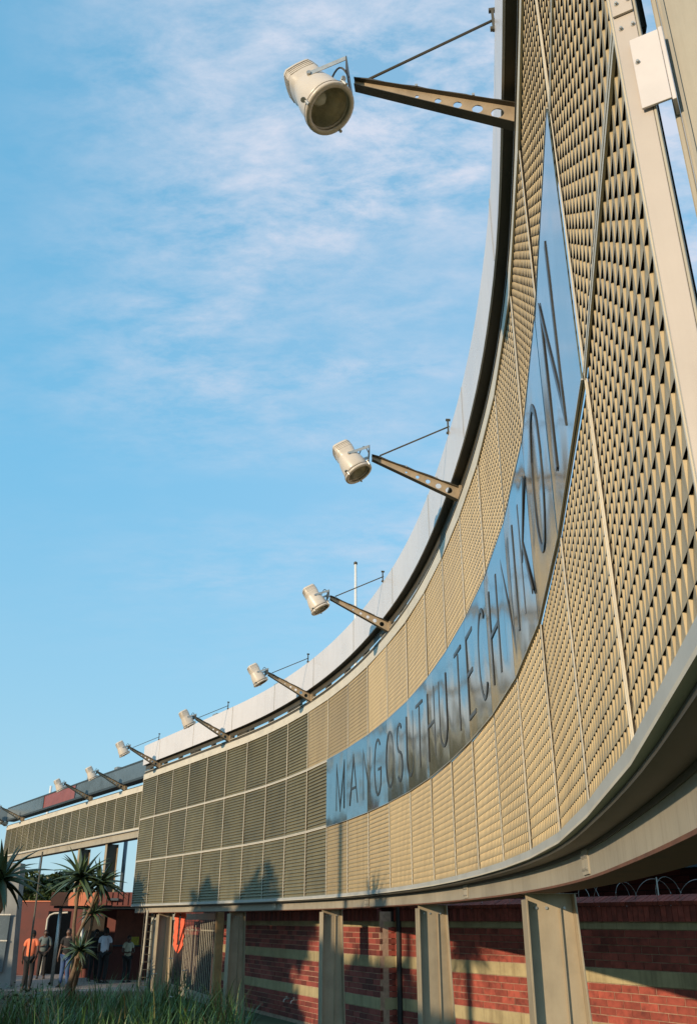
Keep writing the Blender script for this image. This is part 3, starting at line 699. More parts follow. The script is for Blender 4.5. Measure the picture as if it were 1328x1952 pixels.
# building behind the wall (right)
rb = empty('brick_building', (4, 14, 0)); tag(rb, 'dark brick building with slab roof behind the boundary wall, under the screen', 'building')
off = Vector((1.45, 1.0, 0)); Q0 = W2[0] + off + Vector((-8.1, 13.4, 0)); Q1 = W2[1] + off + Vector((1.2, -2, 0)); dq = (Q1 - Q0).normalized(); LQ = (Q1 - Q0).length; aq = math.atan2(dq.y, dq.x)
b = MB(); b.box(0, LQ, 0, .25, 0, CAMZ + .72); o = b.build('wall', M_mortard, rb); o.location = Q0 - Vector((4, 14, 0)); o.rotation_euler = (0, 0, aq)
bb = MB(); z = CAMZ - .4; r_ = 0
while z < CAMZ + .68:
    x = 0 if r_ % 2 else -PIT / 2
    while x < LQ:
        bb.box(max(0, x), min(LQ, x + BL), -.016 + rnd.uniform(-.003, .003), -.001, z, z + BH); x += PIT
    z += ROW; r_ += 1
o = bb.build('brickwork', leafmat('brick_dark', (.15, .032, .025), .8), rb, fix=False); o['kind'] = 'stuff'; o.location = Q0 - Vector((4, 14, 0)); o.rotation_euler = (0, 0, aq)
b = MB(); b.box(-.3, LQ, -.62, 3.5, CAMZ + .74, CAMZ + 1.5); o = b.build('roof_slab', M_slab, rb); o.location = Q0 - Vector((4, 14, 0)); o.rotation_euler = (0, 0, aq)
b = MB(); b.box(-.3, LQ, -.66, -.621, CAMZ + .725, CAMZ + .765); o = b.build('drip_edge', M_greyglass, rb); o.location = Q0 - Vector((4, 14, 0)); o.rotation_euler = (0, 0, aq)

# razor wire on the coping
d = (W2[1] - W2[0]).normalized(); rw = empty('razor_wire', (*W2[0].xy, CAMZ + .34)); tag(rw, 'loose coil of razor wire along the top of the brick wall at right', 'razor wire')
b = MB(); bl = MB(); nn = Vector((d.y, -d.x, 0)); pts = []
for k in range(620):
    t_ = k / 620; an = t_ * 2 * math.pi * 22; rr_ = .17 + .03 * math.sin(an * .37)
    p = d * (t_ * 8.2 + .10 * math.sin(an * .5)) - nn * .12 + nn * math.cos(an) * rr_ + Vector((0, 0, math.sin(an) * rr_ + .03)); pts.append(p)
b.tube(pts, .0035, 4); b.build('coil', M_steel, rw)
for k in range(0, 620, 3):
    p = pts[k]; q = Vector((rnd.uniform(-1, 1), rnd.uniform(-1, 1), rnd.uniform(-1, 1))).normalized() * .022; w_ = Vector((q.y, -q.x, q.z)).normalized() * .006
    bl.add([p - q, p + w_, p + q, p - w_], [(0, 1, 2, 3)])
o = bl.build('barbs', M_steel, rw, fix=False); o['kind'] = 'stuff'
rs = MB()
for k in range(4):
    q = W2[0] + d * (.5 + k * 1.9) - Vector((W2[0].x, W2[0].y, 0)) + Vector((0, 0, 0)); q.z = -.2
    rs.tube([q - nn * .12, q - nn * .12 + Vector((0, 0, .42))], .012, 6)
rs.build('stake', M_steel, rw)

# ------------------------------------------------------------------ gate
G0 = Vector((-5.46, 30.7, 0)); G1 = Vector((-3.42, 25.5, 0)); dg = (G1 - G0).normalized(); LG = (G1 - G0).length; ag = math.atan2(dg.y, dg.x)
gt = empty('sliding_gate', (G0.x, G0.y, 0), ag); tag(gt, 'tall gate of vertical grey steel bars beside the brick wall', 'gate')
bar = MB(); bar.tube([(0, 0, .12), (0, 0, CAMZ + .34)], .0085, 6); bar_me = bar.mesh('bar', M_steel2 if 'M_steel2' in globals() else mat('gate_paint', (.40, .37, .29), .5, .2, .12, 6))
nbar = 27
for k in range(nbar): o = link('bar', bar_me, None, gt); o.location = (.1 + k * (LG - .2) / (nbar - 1), 0, 0)
M_gp = MATS['gate_paint']
b = MB(); b.box(0, LG, -.045, -.021, CAMZ + .03, CAMZ + .19); b.build('top_rail', M_gp, gt)
b = MB(); b.box(0, LG, -.045, -.021, .05, .27); b.build('bottom_rail', M_gp, gt)
b = MB(); b.box(0, LG, .021, .04, CAMZ - .25, CAMZ - .22); b.build('mid_rail', M_gp, gt)
b = MB(); b.box(-.09, .09, -.09, .09, 0, CAMZ + .5); o = b.build('gate_post', M_timber); o.location = (G1.x + .12, G1.y - .25, 0); o.rotation_euler = (0, 0, ag); tag(o, 'ochre square post between the bar gate and the brick wall', 'post')
# orange hanging ornament
orn = empty('hanging_ornament', (-4.62, 26.95, CAMZ + .42), R(-30)); tag(orn, 'bright orange tapering ornament with dark zigzag centre hanging on the gate', 'ornament')
M_or = mat('orange_plastic', (.80, .10, .035), .5, 0, .06, 10)
b = MB(); nseg = 12; L_ = []; R_ = []
for k in range(nseg + 1):
    t_ = k / nseg; z = -1.22 * t_; w = .19 + .02 * math.sin(k * 2.6) - .03 * t_ - (.13 * max(0, (t_ - .8) / .2) ** 2)
    L_.append((-w, z)); R_.append((w, z))
for k in range(nseg):
    wi0 = .035 if k > 0 else .07; wi1 = .035 + .012 * (k % 2)
    for sg in (-1, 1):
        if k >= nseg - 2: i0, i1 = 0, 0
        else: i0, i1 = wi0, wi1
        a_ = abs(L_[k][0]); c_ = abs(L_[k + 1][0])
        b.hexa([(sg * i1, -.02, L_[k + 1][1]), (sg * c_, -.02, L_[k + 1][1]), (sg * c_, .02, L_[k + 1][1]), (sg * i1, .02, L_[k + 1][1])], [(sg * i0, -.02, L_[k][1]), (sg * a_, -.02, L_[k][1]), (sg * a_, .02, L_[k][1]), (sg * i0, .02, L_[k][1])])
b.build('body', M_or, orn)
b = MB()
for k in range(9): b.hexa([(-.012, .0, -.98 + k * .095), (.012, .0, -.98 + k * .095), (.012, .014, -.98 + k * .095), (-.012, .014, -.98 + k * .095)], [(-.032 * (1 if k % 2 else .5), .0, -.90 + k * .095), (.032, .0, -.90 + k * .095), (.032, .014, -.90 + k * .095), (-.032, .014, -.90 + k * .095)])
b.build('zigzag_strip', M_black, orn)
b = MB(); b.box(-.27, .27, -.035, -.021, -.10, .10); b.build('head_plate', M_or, orn)
# door frame and poles left of the gate
df = empty('door_frame', (-5.95, 29.6, 0), R(-50)); tag(df, 'pale metal door frame in shade left of the bar gate', 'door frame')
for x in (0, 1.0): b = MB(); b.box(x, x + .07, 0, .12, 0, CAMZ + .02); b.build('jamb', M_gp, df)
b = MB(); b.box(0, 1.07, 0, .12, CAMZ + .021, CAMZ + .09); b.build('head', M_gp, df)
b = MB(); b.box(.072, .998, .05, .09, 0, CAMZ + .019); b.build('door_leaf', M_slab, df)
b = MB(); b.tube([(-5.62, 26.9, 0), (-5.42, 26.3, 1.0), (-5.32, 25.9, CAMZ + .25)], .03, 8); tag(b.build('service_pipe', M_frame), 'thin cream pipe running down below the far end of the tall screen', 'pipe')
# caged ladder
lad = empty('ladder', (-5.75, 27.6, 0), R(-20)); tag(lad, 'thin black steel ladder standing below the far end of the screen', 'ladder')
for x in (0, .32): b = MB(); b.tube([(x, 0, 0), (x, 0, CAMZ + .22)], .016, 6); b.build('stile', M_black, lad)
for k in range(11): b = MB(); b.tube([(.017, 0, .2 + k * .19), (.303, 0, .2 + k * .19)], .010, 6); b.build('rung', M_bronze, lad)

# ------------------------------------------------------------------ kiosk
kk = empty('kiosk', (-8.35, 37.12, .144)); kk.scale = (.928, .928, .928); tag(kk, 'red painted kiosk with an orange parapet where people wait', 'building')
def kbox(name, x0, x1, y0, y1, z0, z1, m, rz=0): return box_obj(name, x0 + 9, x1 + 9, y0 - 40, y1 - 40, -.155 if z0 == 0 else z0, z1, m, kk)
kbox('parapet', -11.05, -9.3, 36.0, 36.3, CAMZ + .50, CAMZ + .96, M_orange)
kbox('parapet', -9.299, -6.4, 36.03, 36.3, CAMZ + .52, CAMZ + .97, M_red)
for k in range(14): kbox('parapet_rib', -9.2 + k * .2, -9.17 + k * .2, 35.99, 36.029, CAMZ + .53, CAMZ + .96, M_red)
kbox('parapet_side', -11.05, -10.8, 36.301, 40.2, CAMZ + .50, CAMZ + .96, M_orange)
kbox('roof_slab', -11.0, -6.4, 36.31, 41.5, CAMZ + .42, CAMZ + .495, M_slab)
kbox('drain_spout', -8.9, -8.5, 35.85, 35.985, CAMZ + .68, CAMZ + .76, M_slab)
kbox('back_wall', -11.5, -6.0, 41.5, 41.7, 0, CAMZ + .9, M_red)
kbox('counter', -10.4, -7.2, 39.9, 40.4, 0, 1.05, M_red)
kbox('counter_top', -10.45, -7.15, 39.8, 40.45, 1.051, 1.10, M_slab)
kbox('inner_wall', -9.6, -8.15, 40.46, 40.6, 1.101, CAMZ + .40, mat('kiosk_inner', (.26, .08, .05), .7, 0, .2, 3))
kbox('dark_opening', -11.2, -10.3, 41.4, 41.49, .2, CAMZ + .2, M_dark)
kbox('white_frame', -8.13, -8.06, 40.3, 40.36, 1.102, CAMZ + .41, M_frame)
kbox('poster', -7.85, -7.45, 40.3, 40.34, CAMZ - .45, CAMZ + .2, M_orange)
for z in (-.1, .02, -.25, -.42):
    kbox('shelf_item', -7.82, -7.72, 40.22, 40.29, CAMZ + z, CAMZ + z + .07, M_frame)
for x in (-10.75, -9.85): 
    b = MB(); b.tube([(x + 9, -3.6, -.155), (x + 9, -3.6, CAMZ + .41)], .065, 12); b.build('pillar', M_steel, kk, True)
# barred window grille
gr = empty('window_grille', (-7.55, 36.95, 1.25)); tag(gr, 'small dark window grille on the kiosk front near the woman', 'grille')
for k in range(4): b = MB(); b.box(k * .12, k * .12 + .02, 0, .02, 0, .95); b.build('bar', M_bronze, gr)
for k in range(4): b = MB(); b.box(-.02, .40, -.022, -.002, .02 + k * .28, .04 + k * .28); b.build('bar', M_bronze, gr)
b = box_obj('yellow_crate', -.16, .16, -.1, .1, 0, .28, mat('yellow_plastic', (.55, .45, .05), .5)); b.location = (-8.05, 37.15, 1.165); tag(b, 'small yellow box on the kiosk counter beside the man in white', 'box')
# dark red wall further left with an arched opening
rwall = empty('red_wall', (-13, 38, 0)); tag(rwall, 'dark red wall with an arched opening left of the kiosk', 'wall')
def rbox(name, x0, x1, y0, y1, z0, z1, m): return box_obj(name, x0 + 13, x1 + 13, y0 - 38, y1 - 38, z0, z1, m, rwall)
rbox('wall', -14.6, -12.3, 40.0, 40.2, 0, CAMZ + .70, M_red)
rbox('wall', -12.299, -10.9, 40.0, 40.2, CAMZ + .35, CAMZ + .70, M_red)
rbox('wall', -11.35, -10.9, 40.0, 40.2, 0, CAMZ + .349, M_red)
rbox('coping', -14.7, -10.8, 39.95, 40.25, CAMZ + .701, CAMZ + .74, M_orange)
b = MB(); b.tube([(.7, 1.97, 0), (.7, 1.97, CAMZ + .05), (.78, 1.97, CAMZ + .2), (.95, 1.97, CAMZ + .27), (1.5, 1.97, CAMZ + .30)], .035, 8); b.build('arch_trim', M_frame, rwall)
rbox('dark_room', -12.6, -11.1, 41.0, 41.1, 0, CAMZ + .35, M_dark)
# glass fronted building at left edge
gb = empty('grey_building', (-12.75, 31, 0)); tag(gb, 'grey concrete and glass building corner at the left edge', 'building')
b = MB(); b.hexa([(.25, 1.0, 0), (2.0, 1.0, 0), (2.0, 1.5, 0), (.25, 1.5, 0)], [(.25, 1.0, CAMZ + 1.75), (1.75, 1.0, CAMZ + 1.75), (1.75, 1.5, CAMZ + 1.75), (.25, 1.5, CAMZ + 1.75)]); b.build('corner_pier', mat('grey_concrete', (.22, .22, .21), .8, 0, .15, 2), gb)
box_obj('glass_pane', .2, 1.7, .90, .93, .5, CAMZ + .15, M_greyglass, gb)
box_obj('window_rail', .2, 1.72, .87, .899, CAMZ + .15, CAMZ + .19, M_steel, gb)
box_obj('window_rail', .2, 1.72, .87, .899, CAMZ - .62, CAMZ - .58, M_steel, gb)
box_obj('wall', -3, .24, 1.0, 1.5, 0, CAMZ + 1.6, MATS['grey_concrete'], gb)
# poles
b = MB(); b.tube([(-9.41, 40, CAMZ + .9), (-9.41, 40, CAMZ + 3.4)], .085, 10); 
b.tube([(-9.41, 40, 0), (-9.41, 40, CAMZ + .9)], .085, 10); tag(b.build('utility_pole', M_greyglass, None, True), 'slim blue grey pole rising behind the kiosk under the low screen', 'pole')
b = MB(); b.tube([(-9.60, 30, 0), (-9.64, 30, 1.2), (-9.67, 30, CAMZ + 1.98)], [.035, .03, .025], 8); o = b.build('thin_pole', M_bronze, None, True); tag(o, 'thin dark pole leaning slightly beside the left aloe plant', 'pole')
fp = empty('flagpole', (.22, 25, 0)); tag(fp, 'white flagpole rising behind the curved fascia', 'flagpole')
b = MB(); b.tube([(0, 0, 0), (0, 0, 6), (0, 0, CAMZ + 9.84)], [.06, .052, .038], 10); b.build('mast', mat('pole_white', (.72, .70, .66), .4, 0, .04), fp, True)
b = MB(); b.tube([(0, 0, CAMZ + 9.84), (0, 0, CAMZ + 9.90), (0, 0, CAMZ + 9.93)], [.055, .058, .02], 10); b.build('finial', M_bronze, fp, True)
fp2 = MB(); fp2.tube([(-16.15, 50, 0), (-16.15, 50, CAMZ + 6.66)], .07, 8); tag(fp2.build('flagpole', MATS['pole_white'], None, True), 'short white pole top above the dark canopy at far left', 'flagpole')

# ------------------------------------------------------------------ trees
def tree(loc, h, r, n, seed, label, m=M_leaf, trunk=.18, lobes=14, leaf=.16, group=None, flat=.75):
    q = random.Random(seed); root = empty('tree', loc); tag(root, label, 'tree', group)
    b = MB(); b.tube([(0, 0, 0), (.1, .05, h * .35), (-.05, .1, h * .62)], [trunk, trunk * .75, trunk * .5], 8)
    cs = []
    for k in range(lobes):
        a_ = q.uniform(0, 6.28); rr2 = r * math.sqrt(q.random()) * .75; zc = h - r * flat + (q.random() - .45) * r * flat * 1.3
        c = Vector((math.cos(a_) * rr2, math.sin(a_) * rr2, zc)); cs.append((c, r * q.uniform(.28, .5)))
        b.tube([(-.02, .05, h * .45), (c.x * .5, c.y * .5, h * .5 + (c.z - h * .5) * .4), tuple(c)], [trunk * .4, trunk * .25, trunk * .1], 5)
    b.build('trunk', M_bark, root, True)
    lv = MB()
    for k in range(n):
        c, rad = q.choice(cs); v = Vector((q.gauss(0, 1), q.gauss(0, 1), q.gauss(0, 1))).normalized() * rad * (q.random() ** .4)
        v.z *= .8; p = c + v; u = Vector((q.gauss(0, 1), q.gauss(0, 1), q.gauss(0, .6))).normalized(); w_ = u.cross(Vector((q.gauss(0, 1), q.gauss(0, 1), q.gauss(0, 1)))).normalized()
        s_ = leaf * q.uniform(.6, 1.4); lv.add([p - u * s_, p + w_ * s_ * .45, p + u * s_, p - w_ * s_ * .45], [(0, 1, 2, 3)])
    o = lv.build('crown', m, root, fix=False); return root
tree((-14.6, 45.5, 0), 4.15, 1.9, 5000, 1, 'dense green tree behind the red wall, left of the kiosk', group='trees beyond the kiosk')
tree((-12.4, 47.5, 0), 3.7, 1.7, 4500, 2, 'lower green tree behind the kiosk roof', m=M_leaf2, group='trees beyond the kiosk')
tree((-10.2, 50, 0), 3.2, 1.5, 3000, 3, 'small green tree showing between screen columns', group='trees beyond the kiosk')

# trees and posts that stand left of the view: they throw the shade on the screen and show in the mirror sign
off_t = [(-11.6, -1.2, 5.5, 2.1), (-14.2, 3.0, 6.5, 2.4), (-16.4, 7.9, 7.7, 2.7), (-18.9, 11.4, 6.8, 2.7), (-21.3, 15.2, 6.9, 2.7), (-23.8, 19, 5.2, 2.1), (-27, 23.5, 5.3, 2.2), (-31, 36, 10.5, 3.4), (-27, 46, 9, 3), (-33, 54, 12, 4)]
shade_lab = ['small shade tree at the near end of the lawn row', 'leafy shade tree on the lawn nearest the lamp post', 'tallest olive shade tree on the lawn, casting shade on the lower panels', 'round shade tree third along the lawn row', 'dark green shade tree in the middle of the lawn row', 'olive shade tree fifth along the lawn row', 'shade tree at the far end of the lawn row', 'large tree far left beyond the paving', 'broad tree beyond the grey building', 'tallest tree in the far distance at left']
for k, (x, y, h, r) in enumerate(off_t):
    tree((x, y, 0), h, r, 6500, 20 + k, shade_lab[k], m=M_leaf if k % 2 else M_leaf2, leaf=.25, flat=1.05, lobes=20, group='shade trees on the lawn')
lp = empty('lamp_post', (-12.8, 3.0, 0)); tag(lp, 'tall street lamp post standing on the lawn to the left', 'lamp post')
b = MB(); b.tube([(0, 0, 0), (0, 0, 8.1)], [.13, .09], 8); b.build('mast', M_steel, lp); b = MB(); b.tube([(0, 0, 8.1), (.5, .3, 8.25)], .03, 6); b.box(.4, .8, .2, .4, 8.2, 8.3); b.build('lamp_head', M_steel, lp)

# ------------------------------------------------------------------ aloes
def rosette(mb, c, axis, n, L, W, q, droop=1.0):
    axis = axis.normalized(); x = axis.cross(Vector((.3, 1, 0))).normalized(); y = axis.cross(x)
    for k in range(n):
        a_ = k * 2.399 + q.uniform(-.2, .2); lev = k / n; out = x * math.cos(a_) + y * math.sin(a_)
        el = R(80 - 95 * (1 - lev) ** 1.1 * 1.0) ; l = L * q.uniform(.8, 1.12) * (1 - .2 * lev); w = W * q.uniform(.8, 1.1)
        side = axis.cross(out).normalized(); pts = []; nsg = 7; p = c + out * .03; dirv = (out * math.cos(el) + axis * math.sin(el)).normalized()
        for j in range(nsg + 1):
            t_ = j / nsg; ww = w * (1 - t_ ** 1.7) * (.75 + .25 * min(1, t_ * 6)); nrm = side.cross(dirv)
            pts.append((p - side * ww + nrm * ww * .35, p - nrm * ww * .15, p + side * ww + nrm * ww * .35, p - nrm * ww * .55))
            dirv = (dirv + Vector((0, 0, -1)) * (.13 * droop * (1 - .3 * lev)) * (1 - .35 * t_) + out * .02).normalized(); p = p + dirv * (l / nsg)
        b0 = len(mb.v)
        for r4 in pts: mb.v += [tuple(v) for v in r4]
        for j in range(nsg):
            for i in range(4):
                i2 = (i + 1) % 4; mb.f.append((b0 + j * 4 + i, b0 + j * 4 + i2, b0 + j * 4 + 4 + i2, b0 + j * 4 + 4 + i)); mb.m.append(0)
def aloe(name, loc, stems, label, seed, cat='aloe'):
    q = random.Random(seed); root = empty(name, loc); tag(root, label, cat)
    for (pts, r0, r1, n, L, W) in stems:
        b = MB(); m = len(pts); b.tube(pts, [r0 + (r1 - r0) * i / (m - 1) for i in range(m)], 8); st_ = b.build('trunk', M_bark, root, True)
        b = MB(); rosette(b, Vector(pts[-1]), Vector(pts[-1]) - Vector(pts[-2]) + Vector((0, 0, .4)), n, L, W, q, 1.0)
        rosette(b, Vector(pts[-1]) - Vector((0, 0, .06)), Vector((0, 0, 1)), n // 3, L * .95, W, q, 2.2); b.build('leaf_crown', M_aloe, root)
        if n > 20:
            b = MB(); 
            for k in range(12):
                a_ = q.uniform(0, 6.28); p = Vector(pts[-1]) + Vector((0, 0, -.05 - .28 * q.random())); o_ = Vector((math.cos(a_), math.sin(a_), 0))
                b.add([p, p + o_ * .10 + Vector((0, 0, -.1)), p + o_ * .13 + Vector((0, 0, -.4)), p + o_ * .07 + Vector((.03, 0, -.2))], [(0, 1, 2, 3)])
            b.build('dry_leaves', M_aloedry, root, fix=False)
    return root
aloe('tree_aloe', (-7.45, 27.0, 0), [
    ([(0, 0, 0), (.0, 0, .9), (-.12, .05, 1.9), (-.10, .0, 2.55), (-.06, 0, 3.1)], .055, .045, 28, 1.08, .082),
    ([(.1, 0, 0), (.12, -.1, .7), (.05, -.1, 1.6), (.30, 0, 2.3), (.46, .1, 2.95)], .048, .04, 24, .95, .072),
    ([(.0, .1, 0), (.18, .2, 1.0), (.32, .2, 1.8), (.38, .1, 2.2)], .05, .04, 16, .55, .045)], 'tall branching tree aloe with spiky dark crowns in front of the kiosk', 5)
aloe('tree_aloe', (-6.95, 25.6, 0), [
    ([(-.3, .2, 0), (-.22, .1, .35), (-.05, 0, .9), (.02, 0, 1.30)], .09, .055, 24, .62, .055)], 'short aloe with a twisted trunk below the tall aloe crowns', 9)
aloe('tree_aloe', (-7.3, 19.2, 0), [
    ([(-.9, .2, 0), (-.5, .1, 1.2), (.15, .0, 1.75), (.42, 0, 2.2), (.36, 0, 2.75)], .10, .055, 28, 1.12, .065)], 'large aloe leaning in from the left edge with long curved leaves', 11)
aloe('tree_aloe', (-7.75, 18.6, 0), [
    ([(.1, 0, 0), (.2, 0, .7), (.3, 0, 1.1)], .08, .05, 30, .8, .04)], 'low dark aloe half out of view at the left edge', 12)
# aloe on the lawn whose shadow falls on the lower panels
aloe('tree_aloe', (-7.74, 6.0, 0), [
    ([(0, 0, 0), (.1, 0, 2.2), (0, 0, 4.0), (.1, .1, 4.95)], .11, .07, 34, .95, .06), ([(.0, 0, 3.2), (-.5, .3, 4.2), (-.8, .5, 5.05)], .06, .04, 20, .6, .05)], 'very tall tree aloe on the lawn to the left', 14)

# ------------------------------------------------------------------ grass and flowers
gq = random.Random(3)
def blade(mb, x, y, h, w, lean, z0=0.0, curve=.5, n=4):
    a_ = gq.uniform(0, 6.28); o_ = Vector((math.cos(a_), math.sin(a_), 0)); sd_ = Vector((-o_.y, o_.x, 0)); b0 = len(mb.v)
    p = Vector((x, y, z0)); dirv = (Vector((0, 0, 1)) + o_ * lean).normalized()
    for j in range(n + 1):
        t_ = j / n; ww = w * (1 - t_ ** 1.6); mb.v += [tuple(p - sd_ * ww), tuple(p + sd_ * ww)]
        dirv = (dirv + o_ * curve * t_ * .5 + Vector((0, 0, -1)) * curve * .35 * t_).normalized(); p = p + dirv * h / n
    for j in range(n): mb.f.append((b0 + 2 * j, b0 + 2 * j + 1, b0 + 2 * j + 3, b0 + 2 * j + 2)); mb.m.append(0)
gm = MB()
def inbed(x, y):
    return x < -1.75 - max(0, y - 19.5) * .40 if y > 19.5 else x < -1.75
for k in range(470):     # clumps
    y = gq.uniform(17.0, 28.6); x = gq.uniform(-.40 * y - .3, -1.2)
    if not inbed(x, y): continue
    dens = .45 + .55 * math.sin(x * 1.3 + y * .8) ** 2
    if x > -5.0: dens += .5
    if gq.random() > dens: continue
    hh = gq.uniform(.35, 1.15) * (1.05 if x > -5.6 else .75)
    if y > 25.5: hh *= .65
    for j in range(gq.randint(9, 20)):
        blade(gm, x + gq.gauss(0, .12), y + gq.gauss(0, .12), hh * gq.uniform(.5, 1.15), gq.uniform(.009, .019), gq.uniform(.05, .75), 0.0, gq.uniform(.1, .9))
for k in range(1800):
    y = gq.uniform(16.5, 29); x = gq.uniform(-.42 * y, -1.4)
    if inbed(x, y): blade(gm, x, y, gq.uniform(.06, .28), .008, gq.uniform(.1, .8), 0, .5, 2)
tag(gm.build('grass', M_grass, fix=False), 'long strappy green grass clumps in the planting bed', 'grass', kind='stuff')
# broad leaved weeds at far left of the bed
wm = MB()
for k in range(22):
    y = gq.uniform(19, 25); x = gq.uniform(-.40 * y, -.30 * y)
    for j in range(26):
        p = Vector((x + gq.gauss(0, .16), y + gq.gauss(0, .16), gq.uniform(.1, .65))); u = Vector((gq.gauss(0, 1), gq.gauss(0, 1), gq.gauss(0, .5))).normalized(); w_ = u.cross(Vector((0, 0, 1)) + Vector((gq.gauss(0, .4), gq.gauss(0, .4), 0))).normalized(); s_ = gq.uniform(.03, .07)
        wm.add([p - u * s_, p + w_ * s_ * .6, p + u * s_, p - w_ * s_ * .6], [(0, 1, 2, 3)])
tag(wm.build('ground_cover', M_leaf, fix=False), 'low leafy weeds among the grass at left', 'ground cover', kind='stuff')
M_pet = mat('white_petal', (.75, .75, .70), .6)
for k, (x, y, z) in enumerate([(-4.25, 22.0, .92), (-3.72, 21.4, .52), (-3.95, 22.2, 1.22), (-3.62, 22.2, .98), (-3.1, 20.2, .36)]):
    fl = empty('white_flower', (x, y, 0)); tag(fl, ['white flower on the left among the tall grass', 'lower white flower in front of the gate bars', 'topmost white flower in the tall grass', 'small white flower against the gate bars', 'white flower at the foot of the gate rail'][k], 'flower', 'white flowers in the tall grass')
    b = MB(); b.tube([(0, 0, 0), (.02, 0, z * .6), (0, 0, z)], .006, 5); b.build('stem', M_grass, fl)
    b = MB()
    for j in range(6):
        a_ = j * 1.047; u = Vector((math.cos(a_), math.sin(a_) * .6, .35)); v_ = Vector((-math.sin(a_), math.cos(a_), 0)) * .022
        c = Vector((0, 0, z)); b.add([c, c + u * .045 + v_, c + u * .085, c + u * .045 - v_], [(0, 1, 2, 3)])
    b.build('petal', M_pet, fl, fix=False)

# ------------------------------------------------------------------ people
def skinned(name, verts, edges, radii, m, parent, root=0, sub=1):
    me = bpy.data.meshes.new(name); me.from_pydata([tuple(v) for v in verts], edges, [])
    me.materials.append(m); o = bpy.data.objects.new(name, me); col.objects.link(o); o.parent = parent
    md = o.modifiers.new('skin', 'SKIN'); md.use_smooth_shade = True
    for i, v in enumerate(me.skin_vertices[0].data):
        r = radii[i]; v.radius = r if isinstance(r, tuple) else (r, r); v.use_root = (i == root)
    if sub: s_ = o.modifiers.new('sub', 'SUBSURF'); s_.levels = sub; s_.render_levels = sub
    return o
SK = [mat('skin_dark', (.075, .038, .024), .5), mat('skin_mid', (.13, .065, .04), .5)]
M_hair = mat('hair_black', (.012, .010, .009), .8)
def person(loc, rz, h, label, shirt, trousers, arms, skin=0, hair='short', lean=0, legs=(.10, .10), shoes=None, face=True, female=False, sleeve=.6, group=None, seated=False):
    k = h / 1.75; root = empty('person', loc, rz); root.scale = (k, k, k); tag(root, label, 'person', group)
    sw = .185 if not female else .16
    # local: facing -y
    V = {}
    hipz = .93
    V['pel'] = (0, 0, .98); V['waist'] = (0, .0, 1.12); V['chest'] = (0, -.01 + lean, 1.34); V['neck0'] = (0, .0 + lean, 1.47); V['neck'] = (0, -.01 + lean, 1.54); V['head'] = (0, -.03 + lean, 1.63); V['crown'] = (0, -.02 + lean, 1.69)
    rad = {'pel': (.15, .11), 'waist': (.135, .095), 'chest': (.155, .11), 'neck0': (.075, .07), 'neck': .05, 'head': (.078, .09), 'crown': (.065, .075)}
    E = [('pel', 'waist'), ('waist', 'chest'), ('chest', 'neck0'), ('neck0', 'neck'), ('neck', 'head'), ('head', 'crown')]
    for s_, nme in ((1, 'r'), (-1, 'l')):
        sh, el, wr, hd = arms[0 if s_ > 0 else 1]
        V['sh' + nme] = (s_ * sw, lean, 1.42); V['el' + nme] = (s_ * el[0], el[1], el[2]); V['wr' + nme] = (s_ * wr[0], wr[1], wr[2]); V['hd' + nme] = (s_ * hd[0], hd[1], hd[2])
        rad['sh' + nme] = .058; rad['el' + nme] = .042; rad['wr' + nme] = .028; rad['hd' + nme] = (.035, .022)
        E += [('neck0', 'sh' + nme), ('sh' + nme, 'el' + nme), ('el' + nme, 'wr' + nme), ('wr' + nme, 'hd' + nme)]
        fy = legs[0 if s_ > 0 else 1]
        V['hp' + nme] = (s_ * .095, 0, .90); V['kn' + nme] = (s_ * .10, -fy * .35 - .01, .50); V['an' + nme] = (s_ * .115, fy * .3, .09); V['to' + nme] = (s_ * .13, fy * .3 - .17, .035)
        rad['hp' + nme] = .09; rad['kn' + nme] = .06; rad['an' + nme] = .042; rad['to' + nme] = (.042, .03)
        E += [('pel', 'hp' + nme), ('hp' + nme, 'kn' + nme), ('kn' + nme, 'an' + nme), ('an' + nme, 'to' + nme)]
    # fingers
    names_ = list(V); 
    for nme, s_ in (('r', 1), ('l', -1)):
        hp = Vector(V['hd' + nme]); wrp = Vector(V['wr' + nme]); dv = (hp - wrp).normalized(); sv = dv.cross(Vector((s_, 0, 0)));
        sv = sv.normalized() if sv.length > .1 else Vector((0, 1, 0))
        for f_ in range(4):
            nm = 'f%d%s' % (f_, nme); V[nm] = tuple(hp + dv * (.085 + .012 * (1 - abs(f_ - 1.4))) + sv * (.016 * (f_ - 1.5)) + Vector((-s_ * .015, 0, 0))); rad[nm] = .009; E.append(('hd' + nme, nm))
        nm = 'th' + nme; V[nm] = tuple(wrp + dv * .06 + sv * -.055); rad[nm] = .011; E.append(('hd' + nme, nm))
    names_ = list(V); idx = {n_: i for i, n_ in enumerate(names_)}
    body = skinned('body', [V[n_] for n_ in names_], [(idx[a_], idx[c_]) for a_, c_ in E], [rad[n_] for n_ in names_], SK[skin], root, 0, 1)
    def sub_(name, keys, scale_, m, extra=None):
        vs = []; es = []; rs_ = []; ix = {}
        for a_, c_ in keys:
            for q in (a_, c_):
                if q not in ix: ix[q] = len(vs); vs.append(V2[q]); rs_.append(R2_[q])
            es.append((ix[a_], ix[c_]))
        return skinned(name, vs, es, rs_, m, root, 0, 1)
    V2 = dict(V); R2_ = {n_: (tuple(x * 1.16 + .008 for x in r) if isinstance(r, tuple) else r * 1.2 + .008) for n_, r in rad.items()}
    V2['hem'] = (0, .0, .90); R2_['hem'] = (.175, .135)
    for nme in 'rl':
        a_ = Vector(V['sh' + nme]); c_ = Vector(V['el' + nme]); V2['sl' + nme] = tuple(a_.lerp(c_, sleeve)); R2_['sl' + nme] = .068 if sleeve < .9 else .056
        R2_['sh' + nme] = .078
